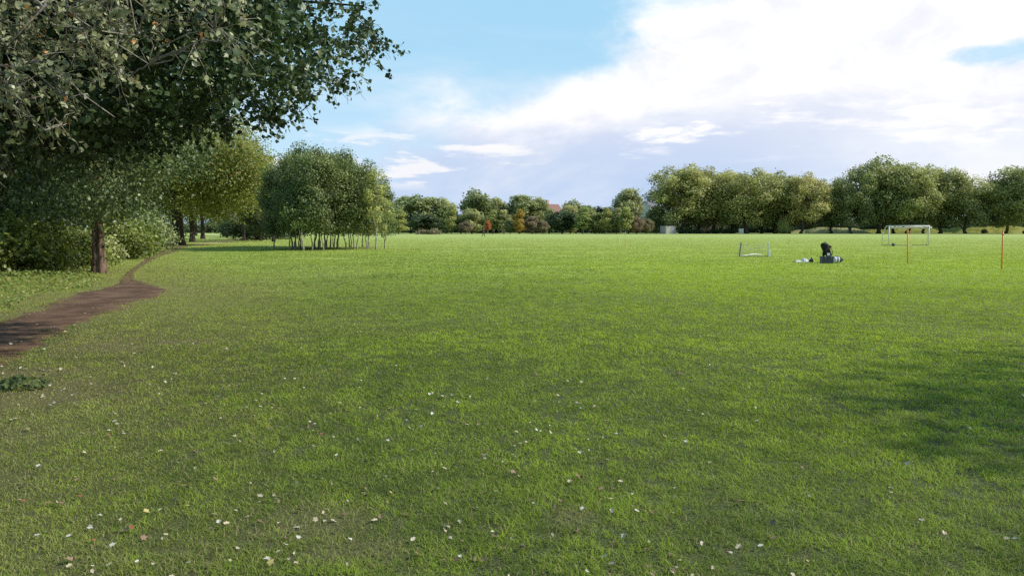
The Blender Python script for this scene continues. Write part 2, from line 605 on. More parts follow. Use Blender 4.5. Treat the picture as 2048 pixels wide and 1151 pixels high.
def crown_blobs(g, R_, z0, H, nb, br=(.26, .42), shape='dome'):
    zc, hh = (z0 + H) / 2, (H - z0) / 2
    out = []
    tries = 0
    while len(out) < nb and tries < 4000:
        tries += 1
        p = unit(g.normal(size=3)) * (g.random() ** (1 / 3.5))
        r = R_ * g.uniform(*br)
        if shape == 'dome':
            wid = 1.0 if p[2] < .1 else math.sqrt(max(.08, 1 - (p[2] * .93) ** 2)) / max(.3, math.sqrt(max(.05, 1 - p[2] ** 2)))
            p[:2] *= min(1.25, wid)
        if shape == 'cone':
            p[:2] *= 1.05 - .55 * (p[2] * .5 + .5)
        c = np.array([p[0] * (R_ - r * .7), p[1] * (R_ - r * .7), zc + p[2] * (hh - r * .55)])
        if c[2] - r * .8 < z0 * .8: continue
        if all(np.linalg.norm(c - np.array(o[:3])) > .55 * max(r, o[3]) for o in out):
            out.append((c[0], c[1], c[2], r, .8))
    return out


def make_tree(seed, H, R_, z0, trunk_r, leaf, n_leaf, nb=26, br=(.26, .42), shape='dome', lean=0.0, limbs=9, twigs=0):
    """returns (trunk mesh, crown mesh) with the base at the origin"""
    g = np.random.default_rng(seed)
    blobs = crown_blobs(g, R_, z0, H, nb, br, shape)
    top = z0 + (H - z0) * .6
    tr = np.array([(0, 0, -.15), (0, 0, .12), (lean * .1, 0, .5), (lean * .3, .02 * H, z0), (lean * .6, -.01 * H, (z0 + top) / 2), (lean, 0, top)], float)
    tr[2:] += g.normal(0, trunk_r * .35, (4, 3)) * np.array([1, 1, 0])
    tb = Tubes()
    tb.add(tr, np.array([1.5, 1.25, 1.02, .85, .6, .15]) * trunk_r, 10, .07, g)
    order = g.permutation(len(blobs))[:limbs]
    for i in order:
        c = np.array(blobs[i][:3])
        t = g.uniform(.45, .95)
        s = tr[3] * (1 - t) + tr[5] * t if c[2] > z0 + .3 * (H - z0) else tr[3]
        tb.add(limb(s, c, g, .06, 6), np.linspace(trunk_r * .42, trunk_r * .06, 6), 6)
    P, Nn, tint = blob_leaves(blobs, n_leaf, g, (0, 0, (z0 + H) / 2 - .1 * H))
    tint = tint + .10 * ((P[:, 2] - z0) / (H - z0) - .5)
    # stray sprays beyond the clumps break the outline
    k = g.random(len(P)) < .06
    P[k] += unit(P[k] - np.array([0, 0, (z0 + H) / 2])) * (g.random((k.sum(), 1)) * .09 * R_)
    return tb.mesh('trunk'), leaf_mesh('crown', P, Nn, leaf * (.65 + .7 * g.random(len(P))), tint, g)


def plant(name, meshes, mats, loc, label, cat, group=None, rz=0, scale=(1, 1, 1), parts=('trunk', 'crown')):
    r = empty(name, loc, rz)
    r.scale = scale
    tag(r, label, cat, group)
    for n, me, mt in zip(parts, meshes, mats):
        o = bpy.data.objects.new(n, me)
        if len(me.materials) == 0: me.materials.append(mt)
        o.parent = r
        o.material_slots[0].link = 'OBJECT'
        o.material_slots[0].material = mt
        COL.objects.link(o)
    return r


# ---- the overhanging trees at the left ---------------------------------------------------------
def in_poly(px, py, poly):
    ins = np.zeros(px.shape, bool)
    j = len(poly) - 1
    for i in range(len(poly)):
        xi, yi = poly[i]
        xj, yj = poly[j]
        c = ((yi > py) != (yj > py)) & (px < (xj - xi) * (py - yi) / (yj - yi + 1e-9) + xi)
        ins ^= c
        j = i
    return ins


def poly_dist(px, py, poly):
    best = np.full(px.shape, 1e9)
    for (ax, ay), (bx, by) in zip(poly, poly[1:] + poly[:1]):
        dx, dy = bx - ax, by - ay
        t = np.clip(((px - ax) * dx + (py - ay) * dy) / (dx * dx + dy * dy), 0, 1)
        best = np.minimum(best, np.hypot(px - ax - t * dx, py - ay - t * dy))
    return best


def sprays(centres, out_dir, g, n_tw, tw_len, n_lf, leaf, droop, tb=None, tw_r=.004, hang=.5, spread=.8):
    """leafy twigs: returns leaf points, normals, sizes, and adds the twigs to tb"""
    Ps, Ns, Ts = [], [], []
    for c, o in zip(centres, out_dir):
        bt = g.normal(0, .14)
        for _ in range(n_tw):
            d = unit(o + spread * g.normal(size=3) + np.array([0, 0, -droop]))
            L = tw_len * g.uniform(.6, 1.25)
            k = 5
            t = np.linspace(0, 1, k)[:, None]
            p = c - o * tw_len * .3 + d * L * t + np.array([0, 0, -1.0]) * (t ** 2) * L * .22 * droop * 2
            p[1:] += g.normal(0, .02 * L, (k - 1, 3))
            if tb is not None:
                tb.add(p, np.linspace(tw_r, tw_r * .4, k), 4)
            m = max(2, int(n_lf * g.uniform(.7, 1.3)))
            tt = g.uniform(.08, 1.02, m)
            q = np.stack([np.interp(tt, t[:, 0], p[:, i]) for i in range(3)], -1)
            off = unit(g.normal(size=(m, 3)) + np.array([0, 0, -hang]))
            q = q + off * leaf * g.uniform(.5, 1.1, (m, 1))
            Ps.append(q)
            Ns.append(unit(off * .4 + g.normal(size=(m, 3)) * .8 + np.array([.25, -.25, .5])))
            Ts.append(np.full(m, .45 + bt) + .2 * g.normal(size=m))
    return np.concatenate(Ps), np.concatenate(Ns), np.concatenate(Ts)


def poplar():
    """dense dark tree reaching in from the left, its branch ends against the sky"""
    g = np.random.default_rng(21)
    base = np.array([-10.3, 12.2, 0])
    poly = [(150, -560), (520, -480), (660, -250), (640, -60), (678, -8), (738, 8), (822, 46), (792, 80), (738, 116), (704, 158), (682, 186), (636, 216),
            (580, 246), (515, 266), (430, 256), (330, 292), (180, 320), (0, 345), (-200, 380), (-500, 300), (-620, 0), (-420, -420)]
    n = 7200
    px = g.uniform(-620, 820, n)
    py = g.uniform(-560, 385, n)
    ok = in_poly(px, py, poly)
    px, py = px[ok], py[ok]
    dist = poly_dist(px, py, poly)
    # notches in the outline: thin the rim by a coarse noise
    rim = fbm(px, py, .018, 7, 2)
    ok = (dist > 6) & ((dist > 75) | (rim > .38)) & (g.random(len(px)) < np.clip(.35 + dist / 160, 0, 1))
    px, py, dist = px[ok], py[ok], dist[ok]
    dep = 11.0 + g.uniform(-1, 1, len(px)) * np.minimum(2.7, .5 + dist * .022) + (px < 100) * .6
    C = np.array([space_at(a, b, d) for a, b, d in zip(px, py, dep)])
    hub = np.array([-9.4, 12.1, 5.2])
    O = unit(C - hub)
    tb = Tubes()
    tr = np.array([base + (0, 0, -.2), base + (.02, 0, .2), base + (.1, .1, 1.4), base + (.3, 0, 3.5), base + (.5, -.1, 6), base + (.6, 0, 9.5)])
    tb.add(tr, [.62, .48, .4, .34, .25, .06], 14, .06, g)
    sel = g.permutation(len(C))[:70]
    for i in sel:
        s = tr[3] + (tr[5] - tr[3]) * np.clip((C[i][2] - 3.5) / 7, 0, .9) * .8
        tb.add(limb(s, C[i], g, .05, 7), np.linspace(.09, .012, 7), 6)
    rim_i = np.where(dist < 90)[0]
    rest = np.where(dist >= 90)[0]
    P1, N1, T1 = sprays(C[rim_i], O[rim_i], g, 4, .44, 9, .076, .32, tb, .0042)
    P2, N2, T2 = sprays(C[rest], O[rest], g, 4, .52, 8, .082, .3)
    P, Nn, T = np.concatenate([P1, P2]), np.concatenate([N1, N2]), np.concatenate([T1, T2])
    r = empty('poplar_tree', tuple(base))
    tag(r, 'large dark green overhanging tree, its branch ends dark against the blue sky at upper left', 'tree')
    me = tb.mesh('trunk')
    cr = leaf_mesh('crown', P - base, Nn, .077 * g.uniform(.75, 1.3, len(P)), T, g, droop=.5, aspect=.85)
    me.transform(Matrix.Translation(-Vector(base)))
    link('trunk', me, M['bark_dark'], r)
    link('crown', cr, M['leaf_poplar'], r)
    return len(P)


def near_tree():
    """pale leaved tree just left of the camera: twigs with large leaves hang into the top left corner"""
    g = np.random.default_rng(34)
    base = np.array([-8.6, 4.6, 0])
    poly = [(-900, -900), (300, -900), (520, -120), (500, 10), (505, 75), (440, 115), (360, 130), (290, 160), (215, 190), (240, 235), (150, 262), (95, 300),
            (10, 322), (-150, 330), (-500, 300), (-900, 0)]
    n = 2600
    px = g.uniform(-900, 520, n)
    py = g.uniform(-900, 330, n)
    ok = in_poly(px, py, poly)
    px, py = px[ok], py[ok]
    dist = poly_dist(px, py, poly)
    thin = np.where((px > -60) & (py > -60), .62, .36) * np.clip(.45 + dist / 160, 0, 1)
    ok = (g.random(len(px)) < thin)
    px, py, dist = px[ok], py[ok], dist[ok]
    dep = g.uniform(6.4, 9.2, len(px))
    C = np.array([space_at(a, b, d) for a, b, d in zip(px, py, dep)])
    hub = np.array([-7.6, 5.6, 4.6])
    O = unit(C - hub)
    tb = Tubes()
    tr = np.array([base + (0, 0, -.2), base + (0, 0, .15), base + (.1, .05, 1.2), base + (.4, .3, 3.0), base + (.7, .6, 5), base + (1, .8, 8)])
    tb.add(tr, [.36, .27, .22, .18, .12, .03], 12, .06, g)
    # boughs, then branches from the bough nearest to each spray
    ends = [space_at(430, 60, 7.6), space_at(300, 130, 7.0), space_at(230, 235, 7.2), space_at(90, 260, 7.4), space_at(150, 30, 6.8), space_at(430, -60, 8),
            space_at(200, -250, 7.6), space_at(-200, 100, 7.2), space_at(-150, -300, 7.2), space_at(0, 160, 7)]
    bough = []
    for e in ends:
        s = tr[3] + (tr[4] - tr[3]) * g.uniform(-.2, .8)
        p = limb(s, e, g, .08, 22, .26)
        bough.append(p)
        tb.add(p, np.linspace(.034, .005, 22), 7)
    allp = np.concatenate([b[5:] for b in bough])
    for c in C:
        s = allp[np.argmin(np.linalg.norm(allp - c, axis=1))]
        tb.add(limb(s, c, g, .05, 6, .14), np.linspace(.0075, .0035, 6), 5)
    P, Nn, T = sprays(C, O, g, 3, .38, 10, .06, .35, tb, .0036, .5, .9)
    r = empty('maple_tree', tuple(base))
    tag(r, 'nearest tree, pale twigs with large greyish and orange leaves in the top left corner', 'tree')
    me = tb.mesh('trunk')
    me.transform(Matrix.Translation(-Vector(base)))
    link('trunk', me, M['bark_twig'], r)
    link('crown', leaf_mesh('crown', P - base, Nn, .055 * g.uniform(.6, 1.4, len(P)), T, g, droop=.4, aspect=.95, geo=lobed_geo), M['leaf_near'], r)


poplar()
near_tree()


def big_tree(name, base, H, R_, z0, trunk_r, leaf, n_leaf, nb, bmat, lmat, label, seed, br=(.16, .28), fork=False, squash=1.0, shift=(0, 0), cat='tree', group=None, extra=()):
    extra = list(extra)
    g = np.random.default_rng(seed)
    blobs = crown_blobs(g, R_, z0, H, nb, br, 'dome')
    blobs = [(b[0] + shift[0], b[1] + shift[1], b[2], b[3], .8) for b in blobs]
    blobs += extra
    tb = Tubes()
    m = 12
    zz = np.linspace(0, z0 + (H - z0) * .5, m)
    zz[0] = -.2
    pts = np.stack([np.sin(zz * .7) * .04 - .02 * zz, np.cos(zz * .5) * .03, zz], -1)
    rr = trunk_r * (1.0 - .35 * np.linspace(0, 1, m)) * (1 + .45 * np.exp(-np.maximum(zz, 0) / .25))
    V, F = tube(pts, rr, 28, 0)
    th = np.tile(np.linspace(0, 2 * math.pi, 28, endpoint=False), m)
    fl = 1 + .10 * np.cos(th * 3 + 1.0) + .05 * np.cos(th * 7 + .7 * np.repeat(zz, 28)) - (.26 * np.exp(-((th - 4.75) / .22) ** 2) if fork else 0)
    ctr = np.repeat(pts, 28, 0)
    V = ctr + (V - ctr) * fl[:, None]
    tb.V.append(V); tb.F.append(F); tb.n += len(V)
    for b in blobs[:14]:
        s = pts[-1] * g.uniform(.55, 1)
        tb.add(limb(s, b[:3], g, .06, 6), np.linspace(trunk_r * .4, .03, 6), 7)
    P, Nn, T = blob_leaves(blobs, n_leaf, g, (shift[0], shift[1], (z0 + H) / 2 - 1), .35, .9)
    k = g.random(len(P)) < .08
    P[k] += unit(P[k] - np.array([0, 0, (z0 + H) / 2])) * (g.random((k.sum(), 1)) * .14 * R_)
    P = P[P[:, 2] > z0 * .55]
    n = len(P)
    return plant(name, (tb.mesh('trunk'), leaf_mesh('crown', P, Nn[:n], leaf * g.uniform(.65, 1.35, n), T[:n], g, droop=.4)), (bmat, lmat), (base[0], base[1], 0), label, cat, group)


tx0, ty0 = ground_at(199, 546)
big_tree('path_tree', (tx0, ty0), 11.5, 4.8, 1.25, .205, .125, 52000, 90, M['bark_brown'], M['leaf_shade'],
         'tree with a stout furrowed brown trunk standing beside the bend of the dirt path', 41, fork=True, shift=(-.3, .2), extra=[(0, -1.1, 2.5, .95, .8), (.9, -1.3, 2.5, .9, .8), (-.9, -1.2, 2.5, .9, .8), (.1, -1.4, 3.6, 1.0, .8), (.5, -1.5, 4.6, 1.0, .8), (-.7, -1.5, 4.4, 1.0, .8), (1.7, -1, 2.9, .9, .8), (-1.8, -.8, 2.6, .9, .8)])
tx1, ty1 = ground_at(357, 491)
big_tree('path_tree', (tx1, ty1), 14.2, 7.6, 1.7, .52, .21, 52000, 90, M['bark_dark'], M['leaf_lime'],
         'second thick trunked tree along the path, beside the dark bin, with yellowish green crown', 42, shift=(2.0, 1.0))
for px, d, H, R_, z0, lm, lab, sd in [
        (386, 90, 15, 6.0, 2.0, 'leaf_lime', 'third tree along the path, thin dark trunk just right of the thick one', 43),
        (407, 118, 16, 7.0, 2.2, 'leaf_olive', 'fourth tree along the path, far trunk standing by the sunny straw patch', 44),
        (489, 104, 15.8, 4.6, 1.6, 'leaf_pale', 'pale yellow green feathery tree with bright sky showing through, left of the grove', 45),
        (548, 92, 11.4, 3.4, 1.0, 'leaf_tan', 'tan brown thinning tree peeking out behind the left edge of the grove', 46)]:
    sp = sd >= 45
    big_tree('path_tree' if not sp else 'roadside_tree', ((px - 1024) / FPX * d, d), H, R_, z0, .28 if not sp else .18, .34 if not sp else .27,
             13000 if not sp else 5200, 46, M['bark_dark'], M[lm], lab, sd, br=(.18, .32))

# hedgerow behind the path at the left: trees first, then bushes
hv = [make_tree(60 + i, 9, 4.2, .6, .2, .24, 9000, 40, (.2, .34)) for i in range(2)]
for k, (x, y, s, lm, lab) in enumerate([
        (-20.5, 29.5, .80, 'leaf_dark', 'dark hedgerow tree behind the brambles at the far left edge'),
        (-24.5, 40.0, 1.0, 'leaf_dark', 'shaded hedgerow tree behind the trunk at the path bend'),
        (-27.0, 33.0, 1.1, 'leaf_dark', 'deep shaded hedgerow tree hidden furthest left in the thicket'),
        (-30.5, 50.0, 1.0, 'leaf_mid', 'hedgerow tree filling the thicket between the two path trunks'),
        (-37.5, 62.0, 1.1, 'leaf_mid', 'hedgerow tree just left of the thick trunk with the bin'),
        (-43.0, 84.0, 1.3, 'leaf_mid', 'tall hedgerow tree far along the left side of the path'),
        (-56.0, 118.0, 1.5, 'leaf_olive', 'hedgerow tree at the far end of the path, behind the fourth path tree'),
        (-62.0, 165.0, 1.5, 'leaf_olive', 'distant tree closing off the sunny strip at the end of the path'),
        (-74.0, 178.0, 1.7, 'leaf_olive', 'distant tree left of the one that closes off the sunny strip'),
        (-50.0, 160.0, 1.3, 'leaf_mid', 'distant tree right of the one that closes off the sunny strip'),
        (-40.0, 128.0, 1.2, 'leaf_dark', 'dark tree behind the evergreen bushes left of the grove'),
        (-33.0, 100.0, .8, 'leaf_dark', 'low dark tree directly behind the left side of the grove')]):
    plant('hedgerow_tree', hv[k % 2], (M['bark_dark'], M[lm]), (x, y, 0), lab, 'tree', 'hedgerow trees left of the path', rz=k * 1.3, scale=(s, s, s))


def make_bush(seed, H, R_, leaf, n, nb=16, flat=.8):
    g = np.random.default_rng(seed)
    blobs = []
    for _ in range(nb):
        a, q = g.uniform(0, 2 * math.pi), math.sqrt(g.random())
        r = R_ * g.uniform(.26, .45)
        x, y = math.cos(a) * q * (R_ - r * .6), math.sin(a) * q * (R_ - r * .6)
        top = H * (1 - .45 * q * q) * g.uniform(.75, 1.05)
        z = max(r * .45, top - r * flat) * g.uniform(.45, 1)
        blobs.append((x, y, z, r, flat))
    tb = Tubes()
    for i in range(7):
        b = blobs[i % nb]
        tb.add(limb((g.normal(0, .05), g.normal(0, .05), -.1), b[:3], g, .1, 5), np.linspace(.03, .008, 5) * max(.6, R_ * .6), 5)
    P, Nn, T = blob_leaves(blobs, n, g, (0, 0, H * .3), .4, .9)
    k = g.random(len(P)) < .07
    P[k] += np.array([0, 0, 1.0]) * (g.random((k.sum(), 1)) * .25 * H)
    ok = P[:, 2] > .01
    P, Nn, T = P[ok], Nn[ok], T[ok]
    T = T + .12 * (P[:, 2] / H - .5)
    return tb.mesh('stems'), leaf_mesh('foliage', P, Nn, leaf * g.uniform(.6, 1.4, len(P)), T, g, droop=.2)


bv = [make_bush(80 + i, 2.3, 1.9, .13, 5200, 22) for i in range(3)]
for k, (px, py, s, hs, lm, lab) in enumerate([
        (20, 552, 1.15, 1.0, 'leaf_bramble', 'bramble bush at the very left edge behind the weedy bank'),
        (75, 545, 1.1, .95, 'leaf_bramble', 'green bramble bush second from the left edge'),
        (128, 538, 1.05, .95, 'leaf_bramble', 'bramble bush with orange tinged leaves left of the furrowed trunk'),
        (168, 533, .95, .85, 'leaf_mid', 'low bush directly left of the furrowed trunk'),
        (238, 520, 1.2, 1.0, 'leaf_bramble', 'bright green bush directly right of the furrowed trunk'),
        (272, 508, 1.25, 1.0, 'leaf_bramble', 'sunlit bush where the hedge meets the narrow path'),
        (296, 499, 1.4, 1.05, 'leaf_mid', 'dark green bush at the end of the hedge near the bin'),
        (315, 489, 1.5, 1.1, 'leaf_olive', 'olive bush behind the bin at the hedge end')]):
    x, y = ground_at(px, py)
    plant('bush', bv[k % 3], (M['bark_dark'], M[lm]), (x - .8, y + 1.0, 0), lab, 'bush', 'bushes of the left hedge', rz=k * 1.7, scale=(s, s, s * hs), parts=('stems', 'foliage'))
for px, py, s, lm, lab in [(500, 480, 2.6, 'leaf_dark', 'broad dark evergreen bush in shadow left of the grove'),
                           (545, 478, 2.5, 'leaf_dark', 'dark bush tucked behind the left trunks of the grove'),
                           (466, 474, 1.9, 'leaf_dark', 'smaller dark bush at the end of the sunny strip left of the grove')]:
    x, y = ground_at(px, py)
    plant('bush', bv[0], (M['bark_dark'], M[lm]), (x, y + 3, 0), lab, 'bush', 'dark bushes left of the grove', rz=px, scale=(s, s, s * .95), parts=('stems', 'foliage'))

# weedy bank between the path and the hedge
def herbs():
    g = np.random.default_rng(95)
    n = 26000
    y = g.uniform(9, 32, n)
    x = -6 - g.random(n) * 18
    gp = path_gap(x, y)
    side = x < np.interp(y, pys, pxs)
    edge = fbm(x, y, .5, 12, 3)
    ok = side & (gp > .25 + .9 * edge) & (gp < 9)
    x, y, gp = x[ok], y[ok], gp[ok]
    hmax = (.04 + .26 * sstep(.6, 3.2, gp)) * (.4 + 1.0 * fbm(x, y, .55, 14, 3))
    z = hmax * np.sqrt(g.random(len(x)))
    P = np.stack([x, y, z], -1)
    Nn = g.normal(size=(len(x), 3)) * .6 + np.array([.1, -.2, .8])
    T = .35 + .6 * (fbm(x, y, .6, 17, 3) - .3) + .15 * g.normal(size=len(x))
    return leaf_mesh('herbs', P, Nn, .085 * g.uniform(.5, 1.5, len(x)), T, g)


tag(link('ground_cover', herbs(), M['leaf_herb']), 'low nettles and weeds on the bank between dirt path and hedge', 'weeds', kind='stuff')

# rosette of dark leaves by the path
def weed(name, px, py, size, n, label):
    g = np.random.default_rng(int(px) + 3)
    x, y = ground_at(px, py)
    a = g.uniform(0, 2 * math.pi, n)
    q = np.sqrt(g.random(n)) * size
    P = np.stack([np.cos(a) * q, np.sin(a) * q * .8, .02 + .09 * (1 - q / size) + .03 * g.random(n)], -1)
    Nn = np.stack([np.cos(a) * .5, np.sin(a) * .5, np.ones(n)], -1) + g.normal(0, .55, (n, 3))
    me = leaf_mesh('weed', P, Nn, .062 * g.uniform(.5, 1.4, n), .3 + .2 * g.normal(size=n), g, fold=.08)
    tag(link(name, me, M['leaf_grove'], None, (x, y, float(hz(np.array([x]), np.array([y]))[0]))), label, 'weed')


weed('weed', 42, 776, .27, 190, 'clump of dark green weed leaves in the grass at the left edge')

# ---- the grove of slender saplings ---------------------------------------------------------------
gvar = [make_tree(120 + i, 7.6, 1.75, 1.0, .05, .14, 8500, 44, (.26, .46), 'cone', lean=[.25, -.1, .1, -.15, .1, .15][i], limbs=9) for i in range(6)]
g = np.random.default_rng(8)
spots = []
front = [(580, 500), (607, 502), (625, 501), (647, 501), (668, 499), (692, 500), (714, 499), (736, 498), (592, 496), (640, 496), (703, 496), (725, 495)]
for px, py in front:
    spots.append(ground_at(px, py))
while len(spots) < 34:
    x, y = g.uniform(-18.6, -10.5), g.uniform(57, 68)
    if ((x + 14.6) / 4.6) ** 2 + ((y - 61) / 7.2) ** 2 < 1 and all(math.hypot(x - a, y - b) > .75 for a, b in spots):
        spots.append((x, y))
for k, (x, y) in enumerate(spots):
    pxk = 1024 + x / y * FPX
    dome = np.interp(pxk, [545, 575, 610, 660, 700, 730, 750], [.88, .98, 1.03, 1.03, .97, .88, .82])
    s = float(dome) * g.uniform(.93, 1.05) * (1 + .004 * (y - 56))
    lab = 'slender young tree with thin pale trunk packed inside the dense grove'
    grp = 'slender young trees of the grove'
    if k == 1:
        lab = 'front sapling of the grove with the whitest trunk, leaning slightly'
    if k == 0:
        lab = 'leftmost front sapling of the grove'
    plant('sapling', gvar[k % 6], (M['bark_pale'], M['leaf_grove']), (x, y, 0), lab, 'tree', grp, rz=g.uniform(0, 6.28), scale=(s * .98, s * .98, s))
bx_, by_ = ground_at(752, 500)
bm_ = make_tree(140, 6.6, 1.15, 1.5, .055, .15, 1500, 24, (.25, .45), 'cone', lean=.1, limbs=12)
plant('birch_tree', bm_, (M['bark_pale'], M['leaf_birch']), (bx_, by_, 0), 'thin white trunked birch with sparse crown at the right end of the grove', 'tree')
plant('birch_tree', make_tree(141, 5.6, 1.2, .8, .045, .15, 1600, 22, (.25, .45), 'cone', lean=.3), (M['bark_pale'], M['leaf_birch']),
      (bx_ - .1, by_ + 4.5, 0), 'yellowish sparse sapling leaning out just beyond the white birch at the grove end', 'tree')

# ---- far belt of trees ------------------------------------------------------------------------
fv = [make_tree(160 + i, 10, 4.2, .3, .2, .46, 6500, 36, (.22, .40), 'dome') for i in range(4)]       # broad
sv = [make_tree(170 + i, 10, 2.6, .6, .14, .38, 4200, 30, (.28, .48), 'cone', limbs=5) for i in range(3)]   # narrow
belt = [  # px, top, half width px, depth, material, kind, label
    (822, 383, 38, 255, 'leaf_mid', 'b', 'tall green tree at the left end of the far belt'),
    (868, 394, 34, 258, 'leaf_mid', 'b', 'round topped far tree between the left end and the tall dark tree'),
    (893, 400, 24, 262, 'leaf_olive', 'b', 'olive far tree with sky gap to its right, left of the tall dark tree'),
    (958, 373, 36, 255, 'leaf_mid', 'b', 'tallest dark far tree in the middle of the far belt'),
    (993, 388, 30, 262, 'leaf_olive', 'b', 'olive far tree against the right flank of the tallest dark one'),
    (1040, 390, 34, 258, 'leaf_mid', 'b', 'broad green far tree above the yellow one'),
    (1072, 395, 24, 262, 'leaf_mid', 'b', 'green far tree left of the red roofed house'),
    (1152, 398, 36, 258, 'leaf_mid', 'b', 'broad far tree right of the red roofed house'),
    (1205, 408, 30, 262, 'leaf_dark', 'b', 'dark low far tree left of the round crowned tree'),
    (1256, 377, 31, 258, 'leaf_olive', 'b', 'round crowned far tree standing alone left of the plane trees'),
    (798, 419, 20, 215, 'leaf_birch', 's', 'light green birch with pale trunk beside the grove, in front of the far belt'),
    (776, 423, 16, 212, 'leaf_birch', 's', 'small light birch half hidden by the right end of the grove'),
    (848, 424, 30, 232, 'leaf_dark', 'b', 'dark rounded evergreen at the left of the far belt'),
    (903, 410, 15, 226, 'leaf_birch', 's', 'slim light green tree with reddish foot left of centre in the belt'),
    (922, 428, 18, 234, 'leaf_dark', 'b', 'dark shrub beside the slim light green tree'),
    (944, 414, 24, 228, 'leaf_olive', 'b', 'olive tree left of the small red tree'),
    (932, 440, 14, 224, 'leaf_brown', 'b', 'purplish brown bush left of the walking person'),
    (985, 418, 17, 230, 'leaf_birch', 's', 'light green tree behind the small red tree'),
    (1008, 416, 17, 230, 'leaf_olive', 's', 'light olive tree between the red tree and the yellow tree'),
    (1038, 418, 14, 224, 'leaf_yellow', 's', 'bright yellow autumn tree in the far belt'),
    (1020, 436, 12, 226, 'leaf_mid', 'b', 'green bush at the left foot of the yellow tree'),
    (1064, 432, 15, 226, 'leaf_brown', 'b', 'brownish bush right of the yellow tree'),
    (1086, 440, 12, 226, 'leaf_tan', 'b', 'pale tan bush at the end of the brown bushes'),
    (1098, 415, 15, 236, 'leaf_mid', 's', 'green tree standing in front of the red roofed house'),
    (1124, 418, 28, 232, 'leaf_dark', 'b', 'large dark round bush right of the red roofed house'),
    (1140, 410, 20, 240, 'leaf_olive', 'b', 'olive tree over the large dark round bush'),
    (1165, 412, 20, 228, 'leaf_birch', 's', 'light green tree right of the large dark bush'),
    (1190, 417, 18, 230, 'leaf_olive', 'b', 'olive bushy tree in the middle of the right half of the belt'),
    (1210, 414, 16, 228, 'leaf_birch', 's', 'pale green upright tree with grey trunk, right half of the belt'),
    (1232, 414, 17, 230, 'leaf_olive', 's', 'olive upright tree below the round crowned tree'),
    (1253, 410, 16, 226, 'leaf_birch', 's', 'light green pointed tree in front of the round crowned tree'),
    (1272, 430, 16, 228, 'leaf_brown', 'b', 'brown tinged bush near the pale shed'),
    (1292, 434, 13, 230, 'leaf_tan', 'b', 'tan bush left of the pale shed'),
    (1312, 412, 22, 246, 'leaf_olive', 'b', 'greyish tree below the cream building'),
]
for k, (px, top, hw, d, lm, kd, lab) in enumerate(belt):
    H = CH + (457 - top) / FPX * d
    W = hw / FPX * d * 1.18
    v = fv[k % 4] if kd == 'b' else sv[k % 3]
    r0 = 4.2 if kd == 'b' else 2.6
    plant('belt_tree' if 'bush' not in lab and 'shrub' not in lab else 'bush', v, (M['bark_pale'] if lm == 'leaf_birch' else M['bark_dark'], M[lm]), ((px - 1024) / FPX * d, d, 0), lab,
          'tree' if 'bush' not in lab and 'shrub' not in lab else 'bush', 'far belt of trees across the field', rz=k * 2.1, scale=(W / r0, W / r0, H / 10))
x, y = (976 - 1024) / FPX * 205, 205
plant('red_tree', make_tree(181, 4.1, 1.05, 1.0, .06, .28, 900, 16, (.3, .5)), (M['bark_pale'], M['leaf_red']), (x, y, 0),
      'small orange red autumn sapling right of the walking person', 'tree')
lowv = [make_bush(190 + i, 1.7, 2.2, .34, 1100, 14) for i in range(2)]
for k, (px, d, s, lm, lab) in enumerate([(846, 214, 1.0, 'leaf_brown', 'low grey brown bramble patch at the field edge, left one'),
                                         (868, 213, 1.1, 'leaf_tan', 'low pale bramble patch at the field edge, right one')]):
    plant('bush', lowv[k], (M['bark_dark'], M[lm]), ((px - 1024) / FPX * d, d, 0), lab, 'bush', 'low brambles at the field edge', rz=k, scale=(s, s, s), parts=('stems', 'foliage'))

# continuous dark hedge behind everything
hb = [make_bush(200 + i, 5.0, 6.0, .8, 1700, 20) for i in range(3)]
for k in range(60):
    px = 330 + k * 34
    if 700 > px > 480: continue
    d = 285 + 12 * math.sin(k * 1.9)
    if px > 1880: d += 25
    plant('hedge_bush', hb[k % 3], (M['bark_dark'], M['leaf_dark']), ((px - 1024) / FPX * d, d, 0), 'dark bush of the unbroken hedge line behind the far trees', 'bush',
          'dark hedge line behind the far trees', rz=k * 1.1, scale=(1, 1, (1.0 if px < 1300 else 1.75) + .15 * math.sin(k * 2.3)), parts=('stems', 'foliage'))

